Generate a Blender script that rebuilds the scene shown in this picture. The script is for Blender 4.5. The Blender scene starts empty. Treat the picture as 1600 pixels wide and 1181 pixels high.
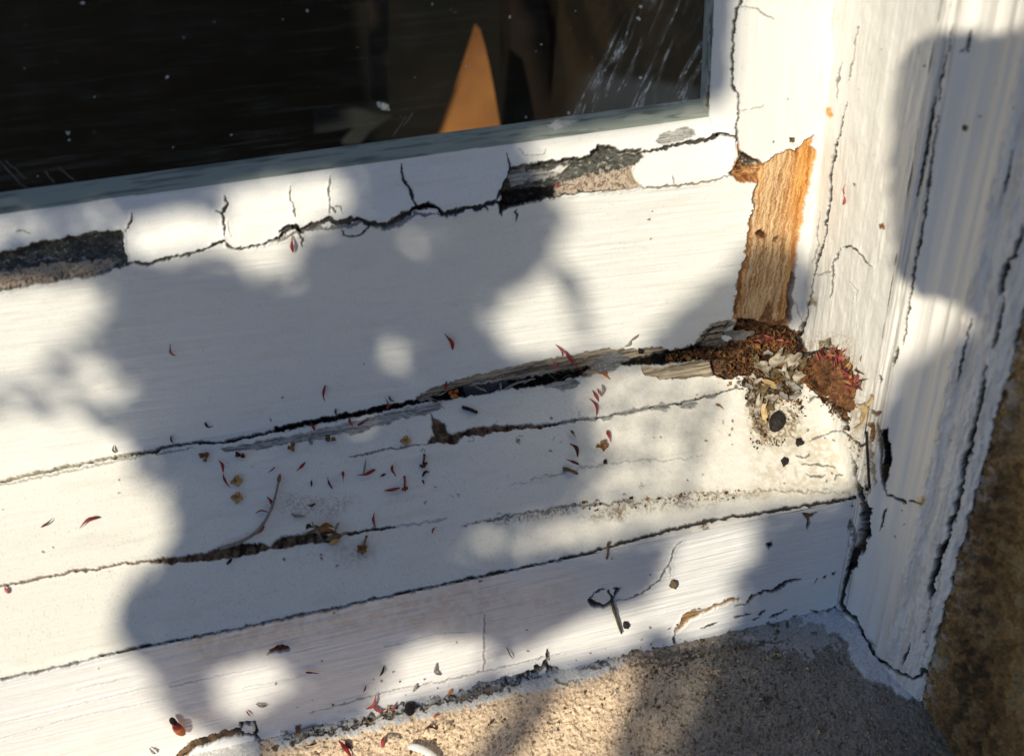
import bpy, math
import numpy as np
from mathutils import Vector, Matrix

sc = bpy.context.scene
RNG = np.random.default_rng(7)

# ------------------------------------------------------------------ camera
F = 1440.0                                   # focal length in photo pixels (photo 1600 x 1181)
DX = np.array([9200, -1630, 1440.0]); DX /= np.linalg.norm(DX)
DD = np.array([172, 2240, 1440.0]); DD -= DX * DD.dot(DX); DD /= np.linalg.norm(DD)
DI = np.cross(DX, DD)


def ray(u, v):
    q = np.array([(u - 800) / F, (v - 590.5) / F, 1.0])
    return np.array([DX @ q, DI @ q, -DD @ q])


_r = ray(600, 635)
C = -_r * (0.30 / _r[1])
cam_d = bpy.data.cameras.new('camera')
cam = bpy.data.objects.new('camera', cam_d)
sc.collection.objects.link(cam)
right = Vector((DX[0], DI[0], -DD[0]))
up = -Vector((DX[1], DI[1], -DD[1]))
fwd = Vector((DX[2], DI[2], -DD[2]))
m = Matrix((right, up, -fwd)).transposed().to_4x4()
m.translation = Vector(C)
cam.matrix_world = m
cam_d.sensor_width = 36.0
cam_d.lens = 36.0 * F / 1600.0
cam_d.clip_start = 0.01
cam_d.clip_end = 200
cam_d.dof.use_dof = True
cam_d.dof.focus_distance = 0.36
cam_d.dof.aperture_fstop = 9.0
sc.camera = cam

# ------------------------------------------------------------------ sky, sun, exposure
SUN = np.array([-0.52, -0.71, 0.47]); SUN /= np.linalg.norm(SUN)      # towards the sun
w = bpy.data.worlds.new('World'); sc.world = w; w.use_nodes = True
nt = w.node_tree; nt.nodes.clear()
sky = nt.nodes.new('ShaderNodeTexSky'); sky.sky_type = 'NISHITA'; sky.sun_disc = False
sky.sun_elevation = math.asin(SUN[2]); sky.sun_rotation = math.atan2(SUN[0], SUN[1])
sky.air_density = 1.0; sky.ozone_density = 6.0; sky.dust_density = 0.6
bg = nt.nodes.new('ShaderNodeBackground'); bg.inputs[1].default_value = 0.070
wo = nt.nodes.new('ShaderNodeOutputWorld')
tn = nt.nodes.new('ShaderNodeVectorMath'); tn.operation = 'MULTIPLY'; tn.inputs[1].default_value = (.78, 1.00, 1.27)
nt.links.new(sky.outputs[0], tn.inputs[0]); nt.links.new(tn.outputs[0], bg.inputs[0]); nt.links.new(bg.outputs[0], wo.inputs[0])
sd = bpy.data.lights.new('sun', 'SUN'); sd.energy = 4.8; sd.angle = math.radians(0.53); sd.color = (1.0, 0.915, 0.74)
so = bpy.data.objects.new('sun', sd); sc.collection.objects.link(so)
so.rotation_euler = Vector(SUN).to_track_quat('Z', 'Y').to_euler()
so.location = Vector(SUN) * 4
sc.view_settings.view_transform = 'Standard'; sc.view_settings.look = 'None'
sc.view_settings.exposure = 0.0; sc.view_settings.gamma = 1.0
sc.cycles.max_bounces = 6; sc.cycles.diffuse_bounces = 4; sc.cycles.transparent_max_bounces = 8
sc.cycles.use_denoising = True


# ------------------------------------------------------------------ helpers
def proj(P):
    q = P - C
    cx = q @ np.array([DX[0], DI[0], -DD[0]]); cy = q @ np.array([DX[1], DI[1], -DD[1]]); cz = q @ np.array([DX[2], DI[2], -DD[2]])
    cz = np.where(np.abs(cz) < 1e-6, 1e-6, cz)
    bad = cz < 0.02
    return np.where(bad, -9999, 800 + F * cx / cz), np.where(bad, -9999, 590.5 + F * cy / cz)


_T = RNG.random((8, 256, 256)).astype(np.float32)


def vn(x, y, s=0):
    t = _T[s % 8]
    x = x + 17.3 * s; y = y + 9.1 * s
    xi = np.floor(x); yi = np.floor(y); fx = x - xi; fy = y - yi
    xi = xi.astype(np.int64) & 255; yi = yi.astype(np.int64) & 255
    x1 = (xi + 1) & 255; y1 = (yi + 1) & 255
    fx = fx * fx * (3 - 2 * fx); fy = fy * fy * (3 - 2 * fy)
    return (t[xi, yi] * (1 - fx) + t[x1, yi] * fx) * (1 - fy) + (t[xi, y1] * (1 - fx) + t[x1, y1] * fx) * fy


def fbm(x, y, s=0, o=4):
    r = 0; a = 0.5; n = 0
    for i in range(o):
        r = r + a * vn(x * 2 ** i, y * 2 ** i, s + i); n += a; a *= 0.55
    return r / n


def ss(a, b, x):
    t = np.clip((x - a) / (b - a), 0, 1)
    return t * t * (3 - 2 * t)


def seg(U, V, pts):
    """distance to a polyline, and how far along it (0..1)"""
    P = np.array(pts, float); L = np.r_[0, np.cumsum(np.hypot(*np.diff(P, axis=0).T))]
    best = np.full(U.shape, 1e9); tt = np.zeros(U.shape)
    for i in range(len(P) - 1):
        d = P[i + 1] - P[i]; l2 = max(d @ d, 1e-9)
        t = np.clip(((U - P[i, 0]) * d[0] + (V - P[i, 1]) * d[1]) / l2, 0, 1)
        q = np.hypot(U - P[i, 0] - t * d[0], V - P[i, 1] - t * d[1])
        k = q < best; best = np.where(k, q, best); tt = np.where(k, (L[i] + t * (L[i + 1] - L[i])) / L[-1], tt)
    return best, tt


def inside(U, V, pts):
    P = np.array(pts, float); r = np.zeros(U.shape, bool); j = len(P) - 1
    for i in range(len(P)):
        a, b = P[i], P[j]
        c = ((a[1] > V) != (b[1] > V))
        with np.errstate(divide='ignore', invalid='ignore'):
            r ^= c & (U < (b[0] - a[0]) * (V - a[1]) / ((b[1] - a[1]) if b[1] != a[1] else 1e-9) + a[0])
        j = i
    return r


def sdist(U, V, pts):
    d, _ = seg(U, V, list(pts) + [pts[0]])
    return np.where(inside(U, V, pts), d, -d)      # positive inside


# ------------------------------------------------------------------ materials
def new_mat(name):
    mt = bpy.data.materials.new(name); mt.use_nodes = True
    n = mt.node_tree.nodes; n.clear()
    out = n.new('ShaderNodeOutputMaterial'); b = n.new('ShaderNodeBsdfPrincipled')
    mt.node_tree.links.new(b.outputs[0], out.inputs[0])
    return mt, mt.node_tree, b, out


def surf_mat(name, bump=0.15, scale=900.0, stretch=(1, 1, 1), dist=0.0003, spec=0.4, sp=0.06):
    """surface whose own colour and roughness come from a point attribute, with fine procedural speckle and bump"""
    mt, t, b, out = new_mat(name)
    at = t.nodes.new('ShaderNodeAttribute'); at.attribute_name = 'Col'
    tc = t.nodes.new('ShaderNodeTexCoord'); mp = t.nodes.new('ShaderNodeMapping'); mp.inputs['Scale'].default_value = stretch
    nz = t.nodes.new('ShaderNodeTexNoise'); nz.inputs['Scale'].default_value = scale; nz.inputs['Detail'].default_value = 5
    nz.inputs['Roughness'].default_value = 0.65
    t.links.new(tc.outputs['Object'], mp.inputs[0]); t.links.new(mp.outputs[0], nz.inputs['Vector'])
    mr = t.nodes.new('ShaderNodeMapRange'); mr.inputs[1].default_value = 0.3; mr.inputs[2].default_value = 0.7
    mr.inputs[3].default_value = 1 - sp; mr.inputs[4].default_value = 1 + sp
    t.links.new(nz.outputs[0], mr.inputs[0])
    vm = t.nodes.new('ShaderNodeVectorMath'); vm.operation = 'SCALE'
    t.links.new(at.outputs['Color'], vm.inputs[0]); t.links.new(mr.outputs[0], vm.inputs['Scale'])
    t.links.new(vm.outputs[0], b.inputs['Base Color']); t.links.new(at.outputs['Alpha'], b.inputs['Roughness'])
    bp = t.nodes.new('ShaderNodeBump'); bp.inputs['Strength'].default_value = bump; bp.inputs['Distance'].default_value = dist
    t.links.new(nz.outputs[0], bp.inputs['Height']); t.links.new(bp.outputs[0], b.inputs['Normal'])
    b.inputs['Specular IOR Level'].default_value = spec
    return mt


def plain_mat(name, c1, c2=None, rough=0.6, scale=600.0, bump=0.3, dist=0.0004, spec=0.4, sub=0.0):
    mt, t, b, out = new_mat(name)
    c2 = c2 or tuple(x * 0.6 for x in c1)
    tc = t.nodes.new('ShaderNodeTexCoord')
    nz = t.nodes.new('ShaderNodeTexNoise'); nz.inputs['Scale'].default_value = scale; nz.inputs['Detail'].default_value = 6
    t.links.new(tc.outputs['Object'], nz.inputs['Vector'])
    cr = t.nodes.new('ShaderNodeValToRGB'); cr.color_ramp.elements[0].position = 0.35; cr.color_ramp.elements[1].position = 0.65
    cr.color_ramp.elements[0].color = (*c2, 1); cr.color_ramp.elements[1].color = (*c1, 1)
    t.links.new(nz.outputs[0], cr.inputs[0]); t.links.new(cr.outputs[0], b.inputs['Base Color'])
    bp = t.nodes.new('ShaderNodeBump'); bp.inputs['Strength'].default_value = bump; bp.inputs['Distance'].default_value = dist
    t.links.new(nz.outputs[0], bp.inputs['Height']); t.links.new(bp.outputs[0], b.inputs['Normal'])
    b.inputs['Roughness'].default_value = rough; b.inputs['Specular IOR Level'].default_value = spec
    return mt


# ------------------------------------------------------------------ object helpers
def tag(o, label=None, cat=None, group=None, kind=None):
    for k, x in (('label', label), ('category', cat), ('group', group), ('kind', kind)):
        if x:
            o[k] = x
    return o


def empty(name, label, cat, loc=(0, 0, 0), group=None):
    o = bpy.data.objects.new(name, None); sc.collection.objects.link(o); o.location = loc
    o.empty_display_size = 0.01
    return tag(o, label, cat, group)


def link(name, me, mat, parent=None, smooth=True):
    o = bpy.data.objects.new(name, me); sc.collection.objects.link(o)
    if mat and not me.materials:
        me.materials.append(mat)
    if smooth:
        me.shade_smooth()
    if parent:
        o.parent = parent
        o.matrix_parent_inverse = Matrix.Translation(-Vector(parent.location))
    return o


def grid_mesh(name, P, col=None):
    """P (ni,nj,3) -> quad mesh; col (ni,nj,4)"""
    ni, nj = P.shape[:2]
    me = bpy.data.meshes.new(name)
    me.vertices.add(ni * nj); me.vertices.foreach_set('co', P.reshape(-1).astype(np.float32))
    idx = np.arange(ni * nj).reshape(ni, nj)
    q = np.stack([idx[:-1, :-1], idx[1:, :-1], idx[1:, 1:], idx[:-1, 1:]], -1).reshape(-1, 4)
    me.loops.add(q.size); me.loops.foreach_set('vertex_index', q.reshape(-1).astype(np.int32))
    me.polygons.add(len(q)); me.polygons.foreach_set('loop_start', (np.arange(len(q)) * 4).astype(np.int32))
    if col is not None:
        a = me.attributes.new('Col', 'FLOAT_COLOR', 'POINT')
        a.data.foreach_set('color', col.reshape(-1).astype(np.float32))
    me.update(calc_edges=True)
    return me


def raw_mesh(name, V, Fc):
    me = bpy.data.meshes.new(name); me.from_pydata([tuple(map(float, v)) for v in V], [], Fc); me.update()
    return me


# ------------------------------------------------------------------ base surfaces (flat strips), used to place things
ZB = -0.100            # foot of the fascia
SLOPE = -0.0411 / 0.0592
XE, YE = 0.170, -0.059  # front corner of the jamb on the sill
STONE = 0.17            # stone ledge falls this much per metre outward


def pl(n, d):
    return np.array(n, float), float(d)


REG = {  # name: plane, inside test, outward normal
    'rail': (pl((0, 1, 0), 0), lambda p: p[0] < 0.1735 and p[2] > 0 and not (p[2] > 0.0738 and p[0] < 0.139)),
    'bevel': (pl((0, -0.0197, 0.008), 0.008 * 0.0738), lambda p: 0.0738 <= p[2] <= 0.0935 and p[0] < 0.14),
    'glass': (pl((0, 1, 0), 0.012), lambda p: p[2] > 0.0935 and p[0] < 0.132),
    'sill': (pl((0, SLOPE, 1), 0), lambda p: YE - 0.0005 <= p[1] <= 0 and p[0] < 0.1735),
    'fascia': (pl((0, 1, 0), YE - 0.0002), lambda p: ZB <= p[2] <= -0.041 and p[0] < 0.171),
    'reveal': (pl((1, 0.0035 / 0.059 * -1, 0), 0.1735), lambda p: YE <= p[1] <= 0.0 and p[2] > -0.045),
    'mould': (pl((0.041, 0.009, 0), 0.041 * 0.170 + 0.009 * -0.059), lambda p: -0.105 <= p[1] <= YE and p[2] > -0.11),
    'wall': (pl((1, 0, 0), 0.183), lambda p: p[1] < -0.104 and p[2] > -0.12),
    'stone': (pl((0, -STONE, 1), ZB - STONE * YE), lambda p: p[1] < YE + 0.0005 and p[0] < 0.19),
}
REG['sill'] = (pl((0, -(-0.0411) / -0.0592, 1), 0), REG['sill'][1])


def hit(u, v):
    r = ray(u, v); best = None
    for k, ((n, d), f) in REG.items():
        dn = n @ r
        if abs(dn) < 1e-9:
            continue
        t = (d - n @ C) / dn
        if t <= 0.02:
            continue
        p = C + r * t
        if f(p) and (best is None or t < best[0]):
            nn = n / np.linalg.norm(n)
            if nn @ r > 0:
                nn = -nn
            best = (t, p, nn, k)
    if best is None:
        p = C + r * 0.36
        return p, np.array([0, -1.0, 0]), 'none'
    return best[1], best[2], best[3]


# ------------------------------------------------------------------ detailed surfaces
def mix(a, b, t):
    t = np.asarray(t)[..., None]
    return a * (1 - t) + np.asarray(b, float) * t


DARK = (0.018, 0.014, 0.011)  # near-black crack colour paints the shadow that shallow relief cannot cast
BROWN = (0.10, 0.055, 0.03)
GREY = (0.30, 0.29, 0.27)


class Sheet:
    def __init__(s, P, N, G, A, paint, rough=0.42):
        s.P = P.reshape(-1, 3); s.shape = P.shape[:2]; s.N = N.reshape(-1, 3)
        s.G = G.reshape(-1) * 1000; s.A = A.reshape(-1) * 1000          # mm along and across the grain
        s.U, s.V = proj(s.P)
        s.n = len(s.P); s.h = np.zeros(s.n)
        s.col = np.tile(np.array(paint, float), (s.n, 1)); s.rough = np.full(s.n, rough)
        j1 = fbm(s.U / 9, s.V / 9, 3, 3) - 0.5; j2 = fbm(s.U / 9 + 40, s.V / 9, 4, 3) - 0.5
        j3 = vn(s.U / 2.5, s.V / 2.5, 1) - 0.5
        s.Uj = s.U + j1 * 7 + j3 * 1.6; s.Vj = s.V + j2 * 7 + j3 * 1.6

    def sel(s, pts, pad):
        a = np.array(pts, float); lo = a.min(0) - pad; hi = a.max(0) + pad
        return np.flatnonzero((s.U > lo[0]) & (s.U < hi[0]) & (s.V > lo[1]) & (s.V < hi[1]))

    def crack(s, pts, wpx=3.0, depth=0.0008, col=DARK, st=0.95, ends=(0.25, 0.25), jit=1.0, lip=0.00016):
        k = s.sel(pts, wpx * 4 + 8)
        if not len(k):
            return
        u = s.U[k] + (s.Uj[k] - s.U[k]) * jit; v = s.V[k] + (s.Vj[k] - s.V[k]) * jit
        d, t = seg(u, v, pts)
        w = wpx * 0.5 * (0.38 + 0.8 * vn(u / 14, v / 14, 5) + .5 * vn(u / 4.5, v / 4.5, 2))
        w = w * (ends[0] + (1 - ends[0]) * ss(0, .2, t)) * (ends[1] + (1 - ends[1]) * ss(0, .2, 1 - t))
        m_ = 1 - ss(w * 0.7, w + 1.1, d); mh = 1 - ss(w * .4, w + .6, d)
        s.h[k] += lip * (1 - ss(w, w + 6, d)) * (1 - m_)
        s.h[k] -= depth * mh
        s.col[k] = mix(s.col[k], col, m_ * st); s.rough[k] = s.rough[k] * (1 - m_) + 0.9 * m_

    def patch(s, pts, kind, depth=0.0006, edge=1.4, jit=1.0, st=1.0, lip=0.00012):
        k = s.sel(pts, 14)
        if not len(k):
            return
        u = s.U[k] + (s.Uj[k] - s.U[k]) * jit; v = s.V[k] + (s.Vj[k] - s.V[k]) * jit
        d = sdist(u, v, pts)
        m_ = ss(-edge, edge, d); mh = m_
        if depth >= .002:                      # gap darkness is painted, so wall vertices get the black colour too
            m_ = ss(-edge - 1.2, .2, d); mh = ss(0, edge * 2.4, d)
        G, A = s.G[k], s.A[k]
        c, hh, r = kind(G, A, u, v, d)
        s.h[k] += lip * (1 - ss(0, 7, -d)) * (1 - m_)
        s.h[k] = s.h[k] * (1 - mh * 0.7) + mh * (-depth + hh)
        s.col[k] = s.col[k] * (1 - (m_ * st)[:, None]) + c * (m_ * st)[:, None]
        s.rough[k] = s.rough[k] * (1 - m_) + r * m_

    def stain(s, pts, col, st=0.6, soft=10, noise=0.5, sc_=6):
        k = s.sel(pts, soft * 2 + 10)
        if not len(k):
            return
        u, v = s.Uj[k], s.Vj[k]
        d = sdist(u, v, pts)
        m_ = ss(-soft, soft, d) * st * (1 - noise + noise * 2 * ss(.35, .7, fbm(u / sc_, v / sc_, 2, 3)) - 0.0)
        s.col[k] = mix(s.col[k], col, np.clip(m_, 0, 1))

    def spots(s, pts, col=(0.06, 0.05, 0.035), st=0.85, bump=0.00025):
        for (u0, v0, r) in pts:
            k = s.sel([(u0, v0)], r * 2 + 4)
            if len(k):
                d = np.hypot(s.Uj[k] - u0, s.Vj[k] - v0)
                m_ = 1 - ss(r * .6, r * 1.1 + .5, d); s.col[k] = mix(s.col[k], col, m_ * st); s.h[k] += bump * m_

    def build(s, name, mat, parent=None):
        P = s.P + s.N * s.h[:, None]
        col = np.c_[np.clip(s.col, 0, 1), s.rough]
        o = link(name, grid_mesh(name, P.reshape(*s.shape, 3), col), mat, parent)
        return o


# --- what shows where paint is missing (colour, relief, roughness) ---
def L3(a, b, t):
    return np.asarray(a)[None, :] * (1 - t[:, None]) + np.asarray(b)[None, :] * t[:, None]


def k_wood(light=(0.70, 0.51, 0.30), dark=(0.26, 0.13, 0.05), orange=(0.72, 0.38, 0.11), grey=0.0, og=None):
    def f(G, A, u, v, d):
        if og is not None:
            G = v * .25; A = (u + (v - 400) * .17) * .25
        fib = fbm(A * 2.6 + 1.3 * vn(G * .08, A * .4, 2), G * 0.10, 1, 4)
        fine = fbm(A * 7.0, G * 0.35, 4, 3)
        c = L3(dark, light, ss(.28, .68, fib * .75 + fine * .3))
        if og is not None:
            c = c * (1 - og(u, v)[:, None]) + L3((0.42, .15, .03), orange, ss(.3, .7, fib)) * og(u, v)[:, None]
        if grey:
            g = c.mean(1, keepdims=True); c = c * (1 - grey) + g * np.array([1.0, .97, .90]) * grey
        c = c * (0.72 + .5 * fine[:, None])
        return c, 0.0007 * (fib - .5) + .0003 * (fine - .5), 0.75
    return f


def k_rot(base=(0.09, 0.042, 0.018), hi=(0.28, 0.13, 0.055), amp=0.0016, s=2.2):
    def f(G, A, u, v, d):
        wx = 6 * (fbm(u / 11, v / 11, 5, 3) - .5); n1 = fbm((u + wx) / (9 * s / 2.2), (v - wx) / (6 * s / 2.2), 1, 5); n2 = fbm(u / 1.9, v / 1.9, 3, 3)
        c = L3(tuple(x * .25 for x in base), base, ss(.25, .5, n1)); t = ss(.5, .72, n1 * .6 + n2 * .4)[:, None]
        c = c * (1 - t) + np.array(hi) * t
        return c, amp * (n1 - .5) * 2 + .0004 * (n2 - .5), 0.9
    return f


def k_putty(G, A, u, v, d):
    n1 = fbm(u / 16, v / 5, 1, 4); n2 = fbm(u / 3, v / 2.2, 3, 3)
    c = L3((0.035, 0.036, 0.03), (0.13, 0.125, 0.105), ss(.35, .75, n1 * .5 + n2 * .5))  # dark grey-green mottled tones, much darker than the sandy strip below
    t = ss(.66, .74, fbm(u / 7, v / 4, 6, 3))[:, None]
    return c * (1 - t) + np.array((.30, .29, .26)) * t, 0.0006 * (n1 - .5) + .0003 * (n2 - .5), 0.85


def k_sand(G, A, u, v, d):
    n1 = fbm(u / 5, v / 3.5, 2, 4); n2 = fbm(u / 1.8, v / 1.8, 5, 2)
    c = L3((0.10, 0.07, 0.05), (0.46, 0.37, 0.28), ss(.32, .56, n1 * .5 + n2 * .5))
    return c, 0.0007 * (n1 - .5) + .0006 * (n2 - .5), 0.9


def k_dark(G, A, u, v, d):
    n = fbm(u / 5, v / 4, 2, 4)
    return L3((0.006, 0.005, 0.004), (0.045, 0.032, 0.022), ss(.5, .8, n)), 0.0012 * (n - .5), 0.95


def k_grey(G, A, u, v, d):
    fib = fbm(G * 0.12, A * 3.2, 3, 4); n = fbm(G * .8, A * 4, 5, 2)
    return L3((0.14, 0.135, 0.125), (0.44, 0.43, 0.40), ss(.3, .68, fib * .6 + n * .4)), 0.00045 * (fib - .5), 0.8


def k_oldwood(G, A, u, v, d):
    fib = fbm(G * 0.07, A * 3.0, 3, 4); n = fbm(G * .4, A * 6, 5, 2)
    return L3((0.11, 0.085, 0.06), (0.46, 0.38, 0.27), ss(.3, .66, fib * .7 + n * .3)), 0.0006 * (fib - .5), 0.8


def k_fill(G, A, u, v, d):       # brown split wood swelling out of a crack
    n = fbm(u / 6, v / 5, 3, 4); seam = 1 - ss(.02, .06, np.abs(vn(u / 13, v / 60, 6) - .5))
    c = L3((0.045, 0.028, 0.017), (0.17, 0.105, 0.06), ss(.3, .7, n))
    e = np.clip(d / 5.0, 0, 1)
    return c * (1 - .8 * seam[:, None]), 0.0010 * np.sqrt(np.clip(e, 0, 1)) + .0005 * (n - .5) - .0005 * seam, 0.85


def k_flat(col, rough=0.5, amp=0.0001):
    def f(G, A, u, v, d):
        n = fbm(u / 5, v / 5, 2, 3)
        return np.asarray(col)[None, :] * (0.8 + .4 * n[:, None]), amp * (n - .5), rough
    return f


M_PAINT = surf_mat('white_gloss_paint', bump=0.10, scale=1400, dist=0.0002, spec=0.35, sp=0.03)
M_SILL = surf_mat('weathered_white_paint', bump=0.18, scale=1600, dist=0.0003, spec=0.25, sp=0.07)
M_STONE = surf_mat('coarse_stone', bump=0.7, scale=1300, dist=0.0007, spec=0.15, sp=0.25)
M_WALL = surf_mat('rendered_wall', bump=1.0, scale=900, dist=0.0012, spec=0.1, sp=0.3)


# --- the marks on the joinery, drawn from the photo: every crack and every missing piece of paint ---
def joinery_marks(s):
    c, p = s.crack, s.patch
    # putty fillet along the bottom rail
    p([(-90, 405), (0, 396), (55, 380), (110, 370), (150, 363), (190, 360), (193, 372), (195, 395), (200, 412), (165, 425), (150, 430), (100, 437), (50, 446), (0, 454), (-90, 468), (-260, 497), (-270, 470), (-240, 440)], k_putty, 0.0030, lip=.0004)
    p([(-90, 432), (0, 424), (60, 413), (120, 408), (165, 405), (195, 408), (165, 425), (150, 430), (100, 437), (50, 446), (0, 452), (-90, 466), (-250, 494), (-250, 470)], k_sand, 0.0010, jit=1.6)
    p([(795, 262), (830, 255), (860, 252), (900, 247), (920, 243), (925, 235), (935, 228), (950, 228), (970, 235), (1000, 233), (1005, 245), (985, 262), (992, 285), (998, 292), (960, 298), (900, 302), (870, 307), (850, 312), (800, 322), (783, 330), (778, 318), (785, 300)], k_putty, 0.0028, lip=.0004)
    p([(868, 290), (900, 278), (950, 268), (985, 262), (992, 285), (998, 292), (960, 298), (900, 300), (872, 304)], k_sand, 0.0009, jit=1.6)
    p([(860, 266), (875, 258), (890, 259), (880, 270), (865, 275)], k_flat((.6, .58, .54)), 0.0008)
    p([(790, 268), (840, 262), (875, 268), (860, 280), (800, 290)], k_grey, 0.0016, jit=1.8)
    p([(868, 286), (874, 285), (875, 292), (871, 294)], k_flat((.28, .05, .05)), 0.0008)
    p([(782, 300), (840, 292), (868, 290), (868, 304), (800, 320), (785, 326)], k_dark, 0.0024)
    p([(1024, 222), (1030, 210), (1055, 203), (1070, 198), (1085, 203), (1090, 210), (1075, 218), (1040, 226)], k_grey, 0.0003)
    c([(1000, 238), (1030, 233), (1060, 226), (1080, 222), (1100, 220), (1125, 210), (1140, 213), (1150, 217)], 6, .0016)
    c([(998, 292), (1020, 293), (1060, 290), (1100, 285), (1130, 280), (1142, 275)], 2, .0004, col=(.2, .17, .14))
    c([(988, 258), (984, 272), (990, 285), (997, 291)], 2.2, .0005, col=(.3, .2, .1), st=.6)
    c([(1052, 275), (1057, 290)], 1.5, .0003, st=.6)
    c([(205, 333), (206, 341), (203, 350), (197, 360)], 2.6, .0006)
    c([(193, 362), (192, 385), (199, 410)], 2.6, .0012)
    c([(199, 413), (212, 411), (222, 413), (240, 412), (250, 406), (262, 405), (300, 396), (320, 389), (335, 382), (350, 376)], 4.0, .0012, ends=(.8, .5))
    c([(351, 305), (357, 318), (352, 329), (347, 333), (350, 345), (352, 372)], 3.2, .0007)
    c([(335, 330), (347, 333)], 1.6, .0003)
    c([(352, 374), (345, 378), (325, 388)], 2.2, .0005); c([(352, 375), (360, 386), (369, 390), (382, 388), (400, 386)], 2.8, .0006)
    c([(358, 345), (362, 372)], 1.8, .0003, col=(.4, .3, .25), st=.6)
    c([(400, 385), (420, 378), (440, 368), (458, 354), (472, 362), (490, 353), (515, 343), (525, 350), (560, 341), (577, 350), (600, 352), (615, 347), (640, 331), (650, 324), (670, 321), (686, 328), (692, 336), (712, 332), (728, 322), (745, 325), (762, 319), (780, 315)], 8.0, .0016, ends=(.25, .8), jit=1.3)
    c([(410, 383), (440, 374), (462, 364), (500, 356), (525, 357), (562, 348), (600, 357), (622, 350), (652, 334), (680, 336), (700, 338)], 6.0, .0007, col=(.16, .145, .13), st=.8, jit=1.5)
    c([(436, 362), (448, 355), (462, 353), (470, 362)], 7, .002); c([(640, 328), (655, 321), (672, 320), (685, 327)], 8, .002)
    c([(453, 290), (455, 310), (460, 325), (462, 338)], 2.4, .0005, st=.8); c([(517, 275), (514, 300), (516, 335)], 2.2, .0005, st=.8)
    c([(516, 324), (521, 326), (525, 334)], 1.8, .0004); c([(524, 323), (532, 324), (535, 332)], 1.5, .0003, st=.7)
    c([(628, 258), (631, 280), (640, 298), (644, 310), (649, 320)], 3.4, .0009, ends=(.3, 1))
    c([(533, 360), (537, 366), (545, 370), (555, 369), (568, 364), (576, 357), (578, 349)], 2.0, .0005, ends=(.8, .8))
    c([(468, 364), (472, 374), (472, 385)], 2.6, .0005); c([(790, 240), (796, 256), (794, 270), (788, 288), (779, 306), (773, 314)], 3.0, .001)
    c([(761, 322), (762, 330)], 2, .0005); c([(780, 318), (783, 336)], 3, .0008)
    c([(26, 362), (32, 361), (45, 363)], 1.6, .0003, st=.7); c([(812, 232), (820, 243), (850, 240), (855, 231)], 1.5, .0002, st=.5)
    c([(806, 326), (807, 338), (806, 348)], 2, .0005)
    # corner of the sash and the split beside it
    c([(1158, -60), (1158, 2), (1150, 15), (1147, 40), (1145, 65), (1143, 90), (1142, 125), (1147, 138), (1153, 150), (1154, 175), (1150, 205), (1153, 218)], 3.6, .001, ends=(1, 1))
    c([(1158, 10), (1180, 15), (1195, 22), (1210, 32)], 1.6, .0003, st=.7); c([(1157, 175), (1175, 170), (1195, 165)], 1.4, .0002, st=.5)
    p([(1152, 222), (1156, 234), (1168, 240), (1184, 250), (1195, 258), (1190, 272), (1180, 285), (1160, 283), (1150, 281), (1137, 270), (1148, 260), (1153, 245)], k_rot((.30, .12, .035), (.60, .36, .16), .001), .0022)
    p([(1156, 236), (1166, 240), (1176, 247), (1188, 255), (1180, 262), (1162, 262), (1160, 248)], k_rot((.07, .05, .035), (.5, .42, .3), .0016, 1.4), .0022)
    c([(1150, 262), (1157, 240)], 4, -.0008, col=(.62, .5, .33), st=.8)

    def og(u, v):
        a = ss(1222, 1268, u + (v - 240) * .14) * (1 - ss(300, 420, v)) * .9 + .22
        b = (1 - ss(4, 15, u - (1187 - (v - 272) * .17))) * .4
        e = ss(-16, -6, u - (1275 - (v - 235) * .18)) * ss(330, 420, v) * .5
        return np.clip(a + b + e, 0, 1)
    wood = [(1186, 272), (1196, 254), (1210, 244), (1230, 236), (1246, 233), (1259, 220), (1270, 211), (1268, 228), (1275, 235), (1274, 254), (1268, 277), (1262, 305), (1257, 334), (1249, 380), (1241, 428), (1233, 463), (1234, 489), (1231, 518), (1204, 512), (1180, 506), (1143, 500), (1149, 489), (1152, 453), (1156, 428), (1165, 405), (1172, 360), (1178, 315), (1183, 286)]
    p(wood, k_wood(og=og), .0012, lip=.0002)
    c([(1185, 275), (1180, 315), (1174, 360), (1167, 404), (1158, 428), (1154, 453), (1151, 490)], 9, .0006, col=(.20, .09, .03), st=.75, ends=(.6, 1), jit=1.5)
    c([(1240, 430), (1234, 465), (1232, 500)], 9, .0008, col=(.13, .06, .025), st=.8, ends=(.4, 1))
    c([(1186, 290), (1181, 340), (1176, 400), (1168, 470)], 2.5, .0004, col=(.6, .5, .36), st=.7)
    p([(1184, 366), (1190, 361), (1198, 366), (1196, 374), (1187, 374)], k_rot((.2, .08, .03), (.45, .2, .08)), .002)
    p([(1212, 375), (1220, 370), (1216, 384), (1208, 380)], k_rot((.12, .06, .03)), .0016)
    p([(1230, 229), (1231, 223), (1238, 220), (1245, 223), (1246, 231), (1238, 234)], k_flat((.8, .78, .73)), -.0003)
    p([(1195, 490), (1205, 470), (1212, 505), (1232, 500), (1233, 520), (1180, 515)], k_rot((.2, .085, .035), (.45, .24, .12), .0008), .0012)
    # seam between the rail and the sill
    c([(-800, 896), (-80, 766), (0, 752), (60, 739), (100, 730), (160, 718), (215, 708), (240, 706), (255, 699), (300, 692), (345, 690), (390, 682), (450, 668), (540, 650), (600, 638), (655, 625)], 4.2, .0018, ends=(1, 1), jit=.7)
    c([(-80, 766), (0, 752), (60, 739), (130, 724), (200, 711)], 4, .0006, col=(.36, .33, .24), st=.85, ends=(1, 1))
    c([(-60, 768), (0, 758), (70, 744), (150, 728), (220, 712), (300, 700)], 1.8, .0003, col=(.25, .22, .18), st=.7)
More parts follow.
